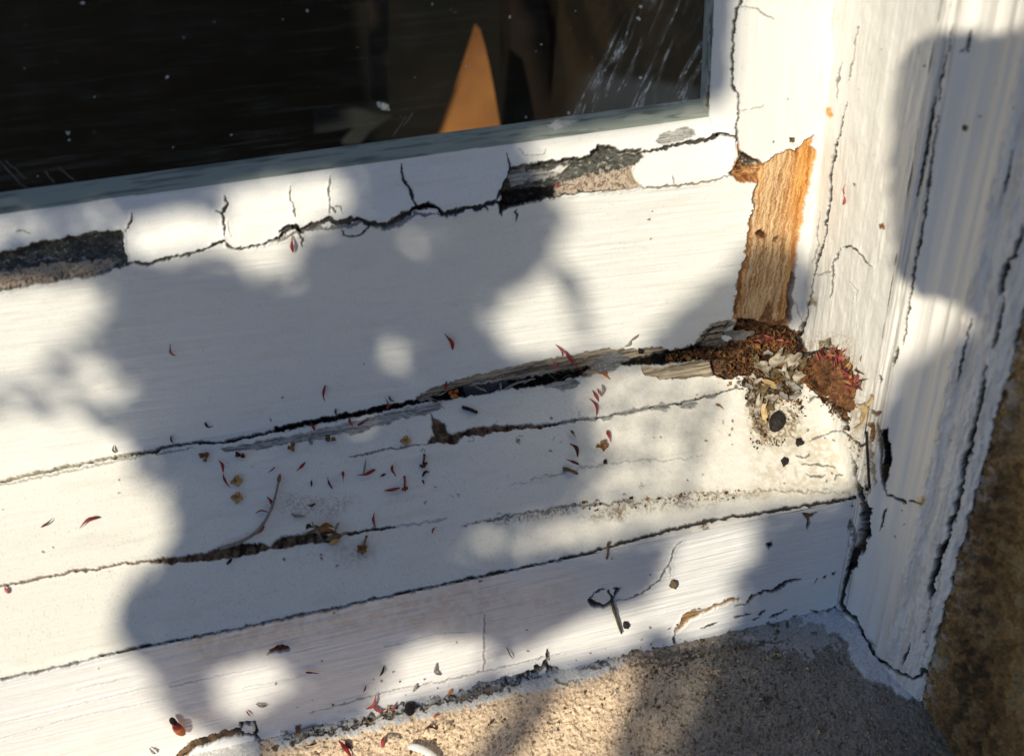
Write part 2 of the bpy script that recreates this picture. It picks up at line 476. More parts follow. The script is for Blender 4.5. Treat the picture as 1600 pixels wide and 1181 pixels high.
    p([(345, 700), (400, 690), (450, 681), (540, 661), (640, 636), (690, 628), (684, 640), (660, 648), (620, 655), (605, 664), (590, 664), (572, 672), (552, 678), (535, 676), (520, 681), (470, 690), (400, 702), (352, 706)], k_grey, .0004)
    p([(430, 668), (520, 650), (600, 634), (655, 622), (660, 628), (600, 642), (520, 657), (430, 675)], k_dark, .0022)
    p([(650, 620), (665, 612), (680, 605), (720, 592), (780, 578), (840, 565), (900, 553), (940, 546), (1000, 545), (1035, 541), (1046, 548), (1020, 556), (960, 566), (905, 578), (860, 583), (800, 592), (740, 600), (700, 614), (662, 630)], k_oldwood, .0005)
    c([(700, 607), (780, 590), (850, 574), (930, 558), (1000, 550)], 2, .0004, col=(.12, .1, .08), st=.7)
    p([(660, 628), (690, 613), (740, 602), (800, 593), (870, 583), (905, 577), (960, 567), (1010, 556), (1040, 549), (1075, 542), (1100, 532), (1120, 527), (1137, 538), (1150, 545), (1150, 560), (1110, 560), (1050, 566), (1000, 571), (960, 571), (915, 583), (880, 594), (850, 600), (800, 607), (740, 617), (690, 625)], k_dark, .0032, lip=.0)
    p([(728, 606), (790, 596), (800, 604), (760, 612), (730, 617)], k_flat((.13, .13, .13), .8), .0035)
    p([(845, 602), (880, 596), (900, 590), (906, 600), (895, 608), (880, 611), (865, 607)], k_grey, .0004)
    p([(940, 556), (960, 552), (985, 560), (960, 578), (905, 590), (915, 580)], k_grey, .0007)
    p([(1000, 573), (1030, 571), (1110, 560), (1130, 563), (1122, 586), (1100, 588), (1050, 591), (1025, 590), (1008, 584)], k_oldwood, .0010)
    p([(1110, 558), (1165, 556), (1172, 580), (1140, 592), (1115, 586)], k_rot((.07, .035, .018), (.2, .12, .07)), .004)
    p([(1086, 532), (1098, 517), (1112, 505), (1140, 499), (1150, 504), (1136, 515), (1126, 530), (1140, 538), (1100, 541)], k_oldwood, .0001, lip=.0)
    c([(1095, 525), (1115, 512), (1140, 505)], 3, .0005); c([(1092, 535), (1110, 522), (1128, 520)], 3, .0005)
    # rot in the corner
    rot = [(1150, 500), (1180, 500), (1206, 510), (1230, 512), (1246, 520), (1254, 530), (1260, 548), (1252, 560), (1248, 580), (1225, 590), (1195, 592), (1170, 585), (1150, 588), (1138, 565), (1132, 545), (1142, 528)]
    p(rot, k_rot((.10, .045, .018), (.30, .14, .055), .0022, 1.7), .0030)
    c([(1246, 520), (1254, 535), (1252, 560), (1250, 580)], 7, .003)
    cone = [(1250, 556), (1262, 552), (1275, 550), (1295, 545), (1312, 550), (1325, 563), (1335, 577), (1342, 600), (1337, 620), (1332, 640), (1322, 655), (1307, 647), (1300, 630), (1277, 615), (1268, 605), (1250, 597)]
    p(cone, k_rot((.15, .06, .022), (.30, .14, .055), .0012, 2.0), .0006, jit=3.2)
    c([(1250, 556), (1275, 549), (1295, 544), (1315, 550)], 4, .0012, ends=(1, .5)); c([(1268, 606), (1280, 618), (1300, 630), (1308, 648), (1322, 657), (1325, 668)], 5, .002, ends=(.4, 1))
    p([(1278, 533), (1298, 530), (1302, 538), (1290, 543), (1278, 540)], k_rot((.2, .16, .11), (.4, .33, .24)), .0005)
    p([(1166, 585), (1185, 578), (1215, 580), (1250, 582), (1256, 600), (1244, 618), (1226, 626), (1208, 618), (1202, 640), (1205, 664), (1196, 684), (1184, 676), (1180, 650), (1172, 625), (1164, 606)], k_rot((.12, .085, .05), (.40, .32, .22), .0018, 1.5), .0003, jit=2.8)
    p([(1176, 590), (1200, 586), (1236, 592), (1240, 606), (1215, 612), (1190, 606)], k_rot((.05, .035, .022), (.22, .16, .10), .0018, 1.4), .0010, jit=2.8)
    c([(1228, 640), (1244, 650), (1246, 664), (1234, 672), (1226, 676)], 3, .0004, col=(.2, .15, .09), st=.7, jit=2)
    # splits down the right side
    c([(1267, 462), (1262, 490), (1256, 508)], 2.4, .0008, ends=(.3, 1)); c([(1258, 500), (1254, 518), (1248, 530)], 9, .003, ends=(.3, 1))
    c([(1342, 42), (1338, 62), (1335, 85), (1331, 105), (1327, 127)], 1.8, .0004, st=.7); c([(1316, 97), (1311, 125), (1308, 157)], 1.8, .0004, st=.7)
    c([(1323, 161), (1316, 190), (1310, 216), (1304, 245), (1299, 275), (1297, 310), (1293, 339), (1290, 365), (1280, 402), (1272, 440), (1266, 470)], 3.0, .0008)
    c([(1280, 330), (1279, 350), (1276, 372), (1278, 385), (1272, 412)], 1.5, .0003, st=.6); c([(1240, 470), (1248, 490), (1252, 500)], 1.4, .0002, st=.4)
    c([(1306, -40), (1308, 10), (1304, 40), (1302, 66)], 9, .0002, col=(.5, .49, .44), st=.5)
    c([(1316, 386), (1331, 386), (1340, 393), (1348, 404), (1363, 417)], 3.0, .0006); c([(1314, 388), (1308, 402), (1304, 415), (1300, 440), (1297, 466)], 2.2, .0004, st=.8)
    c([(1275, 431), (1282, 428), (1300, 424)], 1.5, .0003, st=.5); c([(1330, 440), (1340, 455), (1337, 470)], 1.4, .0002, st=.4)
    s.stain([(1290, 168), (1298, 168), (1302, 180), (1296, 186), (1291, 178)], (.62, .3, .05), .95, 2.5, .2)
    s.stain([(1268, 462), (1278, 465), (1274, 478), (1266, 474)], (.3, .25, .14), .7, 3)
    c([(1302, 636), (1315, 640), (1325, 660), (1318, 673), (1328, 682), (1335, 688)], 4, .0012); c([(1335, 688), (1345, 695), (1355, 690)], 5, .0012)
    c([(1329, 710), (1334, 722), (1335, 734), (1339, 754), (1346, 772), (1350, 790), (1353, 806)], 7, .003, ends=(.5, 1))
    c([(1349, 780), (1354, 806), (1350, 836), (1338, 862), (1326, 893)], 15, .005, ends=(.6, .6), jit=1.6)
    c([(1349, 790), (1353, 812), (1346, 840), (1334, 866)], 5, -.001, col=(.10, .05, .025), st=.8)
    c([(1326, 893), (1322, 905), (1317, 926), (1313, 941), (1321, 955), (1332, 964), (1342, 978), (1352, 996), (1360, 1012), (1370, 1028), (1389, 1041), (1409, 1052), (1426, 1060), (1440, 1056)], 5.5, .002, ends=(1, .7))
    c([(1330, 810), (1333, 840), (1331, 870)], 6, .0012, col=(.14, .09, .05), st=.6, jit=2)
    p([(1378, 672), (1386, 667), (1390, 700), (1391, 722), (1386, 750), (1379, 762), (1376, 742), (1383, 715), (1380, 690)], k_dark, .004)
    c([(1370, 655), (1376, 690), (1378, 730), (1380, 762), (1386, 774)], 4, .0012, col=(.16, .10, .05)); c([(1386, 774), (1400, 775), (1410, 782), (1421, 788)], 3, .0008)
    c([(1360, 640), (1368, 648), (1376, 642)], 4, .001, col=(.12, .08, .04)); c([(1358, 680), (1362, 720), (1366, 760)], 5, .0008, col=(.22, .15, .09), st=.7, jit=2)
    c([(1422, 781), (1432, 785), (1444, 787)], 3, .0006); s.stain([(1432, 778), (1446, 776), (1448, 786), (1436, 790)], (.5, .36, .12), .7, 5)
    c([(1385, 795), (1380, 812), (1373, 828)], 2.2, .0004)
    c([(1348, 700), (1356, 720), (1352, 750), (1358, 775)], 5, .0006, col=(.3, .22, .13), st=.5, jit=2.5)
    # moulded edge of the jamb
    c([(1488, 40), (1484, 75), (1471, 123), (1468, 160)], 2.2, .0005); c([(1462, 150), (1456, 190), (1448, 230), (1441, 270), (1435, 305)], 4.5, .0012)
    c([(1515, 48), (1513, 66), (1511, 82)], 4, .0008, col=(.12, .07, .03)); c([(1500, 80), (1511, 76), (1514, 84)], 2, .0003)
    c([(1467, 180), (1458, 240), (1450, 300), (1441, 360), (1431, 410), (1424, 457), (1417, 500), (1412, 540)], 3.0, .0007, ends=(.5, .5))
    c([(1403, 541), (1400, 556), (1397, 572)], 5, .0012); c([(1374, 585), (1376, 596)], 2.5, .0006)
    c([(1518, 498), (1512, 525), (1508, 544), (1502, 570), (1496, 595)], 2.6, .0007); c([(1582, 235), (1577, 265), (1568, 305)], 2.8, .0008)
    c([(1598, 351), (1596, 368), (1589, 381), (1586, 400), (1574, 406)], 6, .0025); c([(1574, 406), (1570, 430), (1565, 446), (1561, 459)], 9, .003)
    c([(1569, 462), (1562, 500), (1559, 520), (1551, 544)], 6, .003)
    c([(1540, 572), (1534, 612), (1528, 645), (1520, 676), (1517, 700), (1505, 723), (1500, 767), (1495, 791), (1485, 822), (1478, 849), (1472, 862)], 7, .0035, ends=(.4, 1), jit=1.4)
    c([(1473, 856), (1467, 872), (1462, 890), (1456, 912), (1455, 934)], 12, .004, ends=(1, .3), jit=1.4)
    c([(1423, 1003), (1418, 1020), (1414, 1028), (1410, 1038)], 4, .0008); c([(1440, 1057), (1442, 1045), (1448, 1052)], 5, .001)
    c([(1440, 986), (1445, 987)], 3, .0006); c([(1455, 934), (1452, 970), (1446, 1010), (1441, 1050)], 2.2, .0005, col=(.2, .19, .18), st=.6, jit=2)
    c([(1471, 890), (1466, 925)], 2, .0003, col=(.4, .38, .36), st=.5)
    # joints and splits across the sill
    c([(545, 714), (590, 705), (630, 698), (665, 693)], 1.6, .0004, st=.7)
    p([(671, 645), (678, 654), (694, 660), (698, 673), (706, 677), (722, 674), (743, 667), (771, 665), (809, 662), (827, 664), (846, 661), (862, 663), (860, 667), (846, 669), (809, 671), (771, 676), (752, 681), (724, 682), (715, 690), (706, 694), (685, 692), (665, 693), (670, 686), (678, 677), (676, 662)], k_fill, .0010)
    c([(859, 665), (890, 658), (915, 656), (940, 651), (990, 641), (1035, 634), (1060, 630), (1100, 621), (1130, 612), (1160, 606)], 2.6, .0008, ends=(1, .4))
    for q in ([(874, 658), (898, 654), (900, 660), (876, 664)], [(904, 655), (930, 650), (932, 657), (906, 660)], [(940, 652), (952, 648), (958, 652), (944, 656)], [(960, 648), (975, 640), (1000, 637), (1016, 633), (1012, 641), (975, 648)], [(1018, 641), (1030, 631), (1038, 628), (1050, 637), (1042, 645), (1030, 640)], [(1062, 634), (1073, 627), (1080, 622), (1090, 630), (1082, 637)], [(1100, 620), (1118, 615), (1120, 620), (1104, 624)]):
        p(q, k_grey, .0005)
    c([(-800, 1070), (-80, 929), (0, 914), (25, 911), (60, 902), (100, 895), (112, 892), (150, 889), (190, 880), (232, 876)], 3.0, .0008, col=(.16, .11, .07), ends=(1, 1))
    p([(225, 877), (250, 872), (275, 870), (302, 865), (327, 861), (350, 852), (382, 849), (407, 848), (420, 852), (432, 842), (450, 837), (470, 834), (485, 831), (507, 834), (520, 838), (520, 846), (507, 848), (470, 851), (440, 857), (420, 858), (395, 865), (370, 870), (332, 875), (302, 877), (270, 881), (240, 879)], k_fill, .0010)
    c([(540, 834), (560, 830), (590, 826), (617, 823)], 3.2, .0008, ends=(.8, .3)); c([(617, 823), (660, 817), (700, 810)], 2, .0003, col=(.2, .22, .3), st=.5)
    c([(720, 822), (760, 813), (800, 806), (850, 797), (900, 789), (950, 786), (1000, 783)], 2.5, .0004, col=(.12, .10, .07), st=.7, jit=1.6)
    c([(1000, 783), (1050, 777), (1100, 770), (1150, 768), (1200, 764), (1260, 766), (1330, 770)], 2.2, .0004, col=(.16, .13, .09), st=.55, jit=2)
    c([(800, 757), (900, 733), (960, 722), (1040, 718), (1100, 713)], 1.5, .0002, col=(.25, .24, .25), st=.5, jit=1.5)
    c([(-800, 1229), (-80, 1079), (0, 1061), (50, 1051), (100, 1040), (200, 1014), (300, 995), (380, 980), (450, 965), (530, 948), (600, 932), (680, 915), (750, 900), (850, 880), (930, 860), (970, 848), (1050, 827), (1110, 813), (1150, 806), (1200, 799), (1250, 790), (1300, 783), (1338, 777)], 4.2, .0014, ends=(1, 1), jit=.8, col=(.04, .035, .03))
    for q in ([(1262, 630), (1268, 624), (1277, 620)], [(1265, 690), (1275, 684), (1287, 680), (1300, 675), (1317, 671)], [(1251, 727), (1260, 724), (1268, 726), (1285, 726), (1305, 730)], [(1305, 750), (1308, 743), (1318, 742)], [(1244, 713), (1256, 714), (1266, 710)], [(1262, 742), (1275, 745), (1290, 742)]):
        c(q, 2.2, .0004, st=.75)
    for q in ([(1200, 625), (1215, 640), (1235, 640), (1245, 655), (1238, 665), (1228, 668)], [(1170, 600), (1175, 640), (1185, 680)]):
        c(q, 3, .0004, col=(.25, .2, .14), st=.6, jit=2.5)
    # front board
    p([(1053, 989), (1059, 980), (1070, 960), (1081, 954), (1092, 955), (1109, 950), (1137, 936), (1154, 934), (1157, 938), (1137, 942), (1109, 956), (1090, 963), (1076, 971), (1064, 983)], k_wood((.34, .20, .09), (.12, .06, .025)), .0009)
    c([(1053, 987), (1060, 976), (1070, 960), (1081, 953), (1109, 949), (1137, 935), (1154, 933)], 2, .0012); c([(1053, 989), (1052, 997), (1054, 1006)], 2.5, .0006)
    c([(1149, 947), (1166, 943), (1174, 932), (1184, 928), (1191, 925), (1208, 923), (1230, 909), (1250, 903)], 5, .0014, ends=(.3, .5)); c([(1149, 964), (1163, 960), (1174, 958)], 2.4, .0006)
    c([(1184, 958), (1196, 954)], 3, .0006); c([(1176, 966), (1188, 962)], 2, .0004); c([(1202, 962), (1216, 957), (1230, 951)], 3, .0008); c([(1095, 982), (1108, 977), (1122, 972)], 2, .0004)
    c([(1270, 912), (1275, 907), (1279, 902)], 2.4, .0006); c([(1287, 902), (1292, 898)], 2, .0005); c([(1302, 896), (1306, 893)], 2, .0005)
    c([(1237, 960), (1248, 963), (1258, 960), (1267, 959)], 4, .001); c([(1265, 951), (1274, 952), (1280, 958), (1285, 960), (1293, 952), (1302, 949), (1307, 954), (1321, 955)], 4.5, .0014)
    p([(1251, 801), (1278, 801), (1278, 804), (1266, 807), (1264, 818), (1262, 828), (1259, 826), (1260, 812), (1256, 806)], k_rot((.10, .06, .03)), .0008)
    p([(1199, 848), (1206, 845), (1207, 852), (1202, 857)], k_dark, .0008)
    c([(921, 937), (926, 943), (932, 946), (944, 946), (952, 943), (956, 936)], 5.5, .0018, ends=(.7, .7)); c([(921, 936), (928, 927), (938, 921), (946, 918)], 2, .0005)
    c([(949, 921), (953, 930), (957, 937)], 4, .0012); c([(968, 916), (962, 924), (957, 936)], 4.5, .0012); c([(958, 918), (964, 920), (969, 917)], 3, .0008)
    c([(957, 938), (977, 936), (990, 931), (1008, 922), (1022, 912), (1033, 903), (1040, 890), (1047, 878), (1052, 866), (1056, 852), (1066, 846)], 2.2, .0005, st=.8)
    c([(1047, 880), (1047, 900)], 1.3, .0002, st=.5)
    c([(757, 958), (758, 985), (757, 1010), (757, 1050)], 2.4, .0003, col=(.2, .17, .16), st=.6)
    p([(417, 1022), (426, 1012), (438, 1008), (450, 1010), (455, 1016), (448, 1018), (438, 1020), (424, 1021)], k_rot((.12, .04, .02), (.3, .1, .05)), .0014)
    s.stain([(425, 1006), (440, 1000), (468, 1003), (455, 1010), (438, 1008)], (.32, .38, .5), .55, 3, .1)  # blue sky gloss drawn as a tint on the paint
    c([(484, 1112), (520, 1103), (560, 1093), (602, 1081), (680, 1066), (740, 1052), (790, 1042), (850, 1026), (880, 1020)], 1.8, .0003, col=(.3, .26, .24), st=.7)
    c([(800, 1053), (825, 1047), (858, 1037)], 2, .0003)
    for q in ([(120, 1077), (220, 1055)], [(265, 1072), (420, 1040)], [(-40, 1165), (120, 1120), (260, 1092)], [(0, 1130), (140, 1095), (250, 1070)], [(600, 1010), (680, 990), (740, 985)], [(380, 1075), (470, 1057)]):
        c(q, 1.6, .0002, col=(.42, .42, .45), st=.5, jit=.6)
    # foot of the front board
    p([(262, 1192), (273, 1181), (284, 1172), (295, 1160), (318, 1150), (351, 1141), (377, 1136), (379, 1145), (351, 1152), (323, 1163), (301, 1170), (290, 1181), (280, 1195)], k_fill, .0010)
    c([(377, 1135), (376, 1128), (388, 1129), (399, 1127), (402, 1137), (401, 1146), (388, 1146), (379, 1145)], 3.6, .0012, ends=(1, 1)); c([(400, 1142), (405, 1154), (410, 1166), (422, 1160), (439, 1156)], 9, .002, ends=(.7, 1), jit=1.5)
    c([(440, 1160), (462, 1152), (480, 1146), (510, 1133), (540, 1132), (562, 1128), (600, 1112), (640, 1100), (680, 1096), (720, 1085), (760, 1075), (800, 1062), (830, 1052), (838, 1043), (850, 1036), (858, 1042), (868, 1050), (900, 1046), (930, 1038), (960, 1030), (1000, 1018), (1050, 1010), (1090, 1006), (1120, 1005), (1150, 998), (1180, 991), (1220, 988), (1260, 985)], 7.5, .0025, col=(.07, .06, .05), ends=(1, .5), jit=2.2)
    c([(440, 1152), (500, 1138), (560, 1126), (620, 1105), (700, 1088), (780, 1066), (840, 1046)], 9, .0006, col=(.22, .19, .14), st=.7, ends=(1, 1), jit=2.6)
    c([(720, 1080), (760, 1068), (800, 1060), (838, 1052)], 10, .002, col=(.05, .04, .035), ends=(.3, .6), jit=2)
    c([(855, 1014), (857, 1026), (848, 1036), (838, 1048)], 6, .0015, col=(.08, .06, .05))
    for q in ([(1115, 998), (1130, 990), (1143, 985)], [(1168, 986), (1185, 990)], [(1186, 996), (1210, 990)], [(1140, 1003), (1150, 998), (1160, 1000)]):
        c(q, 4, .001, jit=2)


SPECKS = [(int(a), int(b), float(r)) for a, b, r in
          [(443, 620, 2.4), (422, 655, 1.3), (568, 570, 1.2), (1017, 330, 1.3), (1014, 343, 2.2), (1017, 373, 1.3), (186, 749, 1.6), (185, 771, 2), (5, 795, 1.5), (82, 855, 1.8), (68, 862, 2), (442, 873, 2.2), (502, 873, 2), (527, 884, 2), (500, 868, 2.2), (861, 652, 1.8),
           (665, 785, 2), (860, 704, 1.8), (1032, 682, 1.8), (1103, 688, 1.8), (776, 659, 1.2), (1087, 616, 1.6), (917, 783, 2.2), (957, 872, 1.5), (976, 772, 1.6), (955, 808, 2.2), (1000, 754, 1.4), (1073, 750, 1.8), (1172, 675, 2.2), (1260, 672, 2.5), (1301, 688, 1.6), (1290, 752, 2.2), (1225, 753, 1.8), (1410, 796, 1.8), (1417, 818, 1.6), (1399, 837, 1.8), (1288, 685, 1.5), (1341, 140, 1), (1380, 77, 1.5), (1445, 103, 2), (1485, 7, 1.6),
           (1209, 220, 1.6), (1230, 154, 1.6), (1336, 289, 1.4), (1583, 169, 1.6), (1534, 182, 1.4), (1560, 130, 1.4), (1283, 575, 2), (1483, 573, 1.5), (1488, 686, 1.6), (680, 760, 1.3), (1240, 620, 2.2), (1213, 595, 3), (1150, 605, 4), (1155, 598, 3.5), (1168, 633, 4.5), (1198, 970, 3), (1315, 965, 2.6), (1231, 977, 3), (1205, 974, 4), (1203, 1002, 2), (823, 984, 1.6), (750, 907, 2.2), (522, 958, 2), (713, 1003, 1.2), (503, 1033, 1.5), (430, 1066, 1.5), (825, 1017, 1.5), (1015, 979, 2), (1044, 982, 2), (1017, 897, 1.2),
           (810, 687, 3), (1023, 684, 1.6), (1097, 741, 1.3), (154, 1045, 1.2), (170, 893, 1.2), (1283, 635, 1.5), (1300, 740, 1.6), (1130, 660, 1.8), (1143, 670, 2.5), (1140, 680, 2.2), (1145, 658, 2.2), (1143, 695, 1.5)]]


def rings(s):
    for (u, v, r) in ((712, 775, 5), (870, 688, 6), (908, 647, 4.2), (812, 686, 6), (1123, 780, 5), (1165, 777, 4.5), (780, 805, 5), (735, 658 + 28, 4), (1003, 760, 3), (660, 703, 3)):
        k = s.sel([(u, v)], 14)
        if len(k):
            d = np.abs(np.hypot(s.Uj[k] - u, (s.Vj[k] - v) * 1.25) - r); m_ = (1 - ss(.4, 1.5, d)) * ss(.35, .5, vn(s.U[k] / 4, s.V[k] / 4, 2))
            s.col[k] = mix(s.col[k], (.2, .17, .12), m_ * .7); s.h[k] += .0001 * m_


def frange(a, b, st):
    return np.linspace(a, b, max(2, int(round(abs(b - a) / st)) + 1))


def cat_axis(*parts):
    out = [parts[0]]
    for q in parts[1:]:
        out.append(q[1:])
    return np.concatenate(out)


def ext_h(xs, prof, nrm, xend=None):
    """extrude a (y,z) profile along x"""
    X = np.repeat(xs[:, None], len(prof), 1)
    if xend is not None:
        X = np.minimum(X, xend[None, :])
    Y = np.repeat(prof[None, :, 0], len(xs), 0); Z = np.repeat(prof[None, :, 1], len(xs), 0)
    N = np.zeros((*X.shape, 3)); N[..., 1] = nrm[None, :, 0]; N[..., 2] = nrm[None, :, 1]
    return np.stack([X, Y, Z], -1), N


def ext_v(zs, prof, nrm):
    """extrude an (x,y) profile along z"""
    Z = np.repeat(zs[:, None], len(prof), 1)
    X = np.repeat(prof[None, :, 0], len(zs), 0); Y = np.repeat(prof[None, :, 1], len(zs), 0)
    N = np.zeros((*X.shape, 3)); N[..., 0] = nrm[None, :, 0]; N[..., 1] = nrm[None, :, 1]
    return np.stack([X, Y, Z], -1), N


def resample(pts, st, side=1, smooth=3):
    p = np.array(pts, float); L = np.r_[0, np.cumsum(np.hypot(*np.diff(p, axis=0).T))]
    t = frange(0, L[-1], st); q = np.c_[np.interp(t, L, p[:, 0]), np.interp(t, L, p[:, 1])]
    for _ in range(smooth):
        r = q.copy(); r[1:-1] = (q[:-2] + 2 * q[1:-1] + q[2:]) / 4; q = r
    g = np.gradient(q, axis=0); n = np.c_[-g[:, 1], g[:, 0]] * side; n /= np.linalg.norm(n, axis=1)[:, None]
    return q, n, t


R = 0.0003
XS = lambda x1: cat_axis(frange(-0.6, -0.30, 0.004), frange(-0.30, -0.19, 0.0008), frange(-0.19, x1, R))
ZS_UP = lambda z0: cat_axis(frange(z0, 0.17, R * 1.1), frange(0.17, 0.75, 0.004))

sash = empty('window_sash', 'white timber sash round the dark glass, putty cracked, orange wood bare at its corner', 'window sash', (0, 0, 0))
frame = empty('window_frame', 'white flaking timber jamb at the right with moulded edge and long dark splits', 'window frame', (0.175, -0.05, -0.1))
sill = empty('window_sill', 'sloping white timber sill with split joints and brown rot at its right end', 'window sill', (0, -0.06, -0.1))


def brush(s, amp, sc_=1.0, ang=0.02, k=1.0):
    A = s.A + s.G * ang
    n = fbm(s.G * 0.035 * k, A * 0.75 * sc_, 0, 3) - .5
    n2 = fbm(s.G * 0.05 * k, A * 2.6 * sc_, 2, 3) - .5
    s.h += amp * (n * 1.6 + n2 * .5)
    lump = fbm(s.G * .12, s.A * .16, 5, 3) - .5
    s.h += amp * 1.2 * lump


def grime(s, amount, col=(.45, .40, .30)):
    n = fbm(s.G * .06, s.A * .35, 3, 4); s.col = mix(s.col, col, amount * ss(.5, .8, n))
    n2 = fbm(s.U / 1.9, s.V / 1.9, 6, 2)
    dens = fbm(s.U / 70, s.V / 40, 1, 3)
    t = .815 - .12 * dens
    s.col = mix(s.col, (.22, .17, .11), .55 * amount * 3 * np.clip(ss(t, t + .05, n2), 0, 1))


# bottom rail face
prof = np.array([(0.0, z) for z in frange(-0.014, 0.0738, R)]); nrm = np.tile([-1.0, 0.0], (len(prof), 1))
P, N = ext_h(XS(0.1515), prof, nrm)
s = Sheet(P, N, P[..., 0], P[..., 2], (.80, .795, .755), .36)
brush(s, .00022, 1.0, .05); grime(s, .10)
k = (s.V > 480) & (s.V < 670) & (s.U < 330)
s.h += .00016 * (fbm(s.G * .10, s.A * 1.0 + s.G * .09, 3, 3) - .5) * ss(420, 250, s.U) * ss(440, 520, s.V)
joinery_marks(s); s.spots(SPECKS)
s.build('bottom_rail', M_PAINT, sash)

# stile face
xs_ = frange(0.139, 0.1738, R); prof = np.c_[xs_, np.zeros(len(xs_))]; nrm = np.tile([0.0, -1.0], (len(prof), 1))
P, N = ext_v(cat_axis(frange(-0.014, 0.0738, R), ZS_UP(0.0738)), prof, nrm)
P[..., 0] = np.maximum(P[..., 0], np.where(P[..., 2] < 0.07375, 0.1515, 0.139))
s = Sheet(P, N, P[..., 2], P[..., 0], (.80, .785, .745), .40)
brush(s, .00016, 1.0, .03); grime(s, .10); joinery_marks(s); s.spots(SPECKS)
s.build('stile', M_PAINT, sash)

# putty fillets (horizontal and vertical, mitred)
q, n, t = resample([(0.0, 0.0738), (0.008, 0.0935)], R, 1, 0)
n = np.tile([-0.926, 0.376], (len(q), 1)); xend = 0.139 - (q[:, 0] / 0.008) * 0.0075
P, N = ext_h(XS(0.139), q, n, xend)
s = Sheet(P, N, P[..., 0], P[..., 2], (.80, .795, .755), .36)
brush(s, .00028, 1.0, .03); grime(s, .10); joinery_marks(s); s.spots(SPECKS)
s.build('putty_fillet', M_PAINT, sash)
x_ = np.linspace(0.139, 0.1315, 34); y_ = (0.139 - x_) / 0.0075 * 0.008; zst = 0.0738 + (y_ / 0.008) * 0.0197
zz = cat_axis(frange(0.0738, 0.17, R * 1.1), frange(0.17, 0.75, 0.004))
Z = np.maximum(zz[:, None], zst[None, :]); X = np.repeat(x_[None, :], len(zz), 0); Y = np.repeat(y_[None, :], len(zz), 0)
P = np.stack([X, Y, Z], -1); N = np.zeros_like(P); N[..., 0] = -.73; N[..., 1] = -.684
s = Sheet(P, N, P[..., 2], P[..., 0], (.80, .79, .75), .38)
brush(s, .0002, 1.0, .03); joinery_marks(s)
s.build('putty_fillet', M_PAINT, sash)


# grey-green glazing bead between the putty and the glass
def bead(P, N, along, across):
    s = Sheet(P, N, along, across, (.29, .33, .28), .45)
    n1 = fbm(s.G * .06, s.A * 1.2, 2, 4); s.col = mix(s.col, (.10, .12, .11), .8 * ss(.5, .75, n1) * 1.0)
    s.col = mix(s.col, (.42, .42, .37), .75 * ss(.52, .66, fbm(s.G * .10, s.A * .8, 5, 3)) * ss(500, 950, s.U))
    s.h += .00015 * (n1 - .5)
    s.patch([(853, 197), (870, 187), (905, 188), (890, 196), (868, 203)], k_flat((.5, .5, .46)), .0001)
    s.patch([(1035, 165), (1050, 154), (1075, 152), (1074, 158), (1050, 163)], k_flat((.5, .5, .46)), .0001)
    s.patch([(1105, 136), (1110, 130), (1108, 165), (1102, 166)], k_flat((.16, .13, .08)), .0005)
    s.crack([(1112, 60), (1113, 100)], 3, .0004, col=(.15, .13, .09), st=.7)
    s.crack([(1110, 25), (1112, 80), (1108, 140), (1106, 166)], 2, .0003, st=.6)
    return s


yb = np.linspace(0.0078, 0.0121, 26); zb = np.interp(yb, [0.0078, 0.0121], [0.0933, 0.0990])
q = np.c_[yb, zb]; n = np.tile([-0.8, 0.6], (len(q), 1)); xend = 0.1317 - (yb - .0078) / .0043 * .0019
P, N = ext_h(XS(0.1317), q, n, xend)
bead(P, N, P[..., 0], P[..., 2]).build('glazing_bead', M_PAINT, sash)
x_ = 0.1317 - (yb - .0078) / .0043 * .0019; zst = zb
zz = cat_axis(frange(0.0933, 0.17, R * 1.1), frange(0.17, 0.75, 0.004))
Z = np.maximum(zz[:, None], zst[None, :]); X = np.repeat(x_[None, :], len(zz), 0); Y = np.repeat(yb[None, :], len(zz), 0)
P = np.stack([X, Y, Z], -1); N = np.zeros_like(P); N[..., 0] = -.7; N[..., 1] = -.7
bead(P, N, P[..., 2], P[..., 0]).build('glazing_bead', M_PAINT, sash)

# sill board: slope, with a rounded front edge and a slight step at the second joint
sl = math.atan2(.0411, .0592)
ys = cat_axis(frange(0.014, YE, R)); prof = np.c_[ys, ys * (.0411 / .0592)]
nrm = np.tile([-math.sin(sl), math.cos(sl)], (len(prof), 1))
P, N = ext_h(XS(0.1745), prof, nrm)
s = Sheet(P, N, P[..., 0], -P[..., 1], (.74, .715, .64), .55)
brush(s, .00010, 1.4, .0); grime(s, .16, (.46, .41, .32))
s.h -= .0006 * ss(-0.056, YE, s.P[:, 1])
s.stain([(900, 810), (980, 780), (1120, 766), (1120, 790), (1000, 800), (930, 815)], (.24, .19, .12), .5, 9, .7, 3)
s.stain([(1090, 772), (1200, 764), (1200, 776), (1100, 784)], (.28, .23, .14), .45, 7, .7, 3)
s.stain([(760, 812), (900, 790), (900, 800), (780, 820)], (.2, .16, .1), .5, 5, .9, 2.2)
s.stain([(960, 795), (975, 790), (975, 815), (962, 812)], (.2, .12, .06), .5, 5, .7, 2.5)
s.stain([(1090, 815), (1105, 812), (1110, 832), (1098, 834)], (.2, .12, .06), .7, 3, .8, 2.5)
s.stain([(1165, 640), (1330, 680), (1340, 780), (1180, 780)], (.45, .36, .22), .30, 25, .8, 6)
s.stain([(1160, 600), (1250, 600), (1250, 690), (1180, 700)], (.30, .23, .14), .55, 12, .8, 3.5)
s.stain([(520, 850), (590, 850), (580, 880), (530, 880)], (.4, .34, .26), .4, 16, .6, 4)
s.stain([(440, 770), (560, 780), (520, 810), (440, 800)], (.45, .41, .34), .5, 12, .9, 2.2)
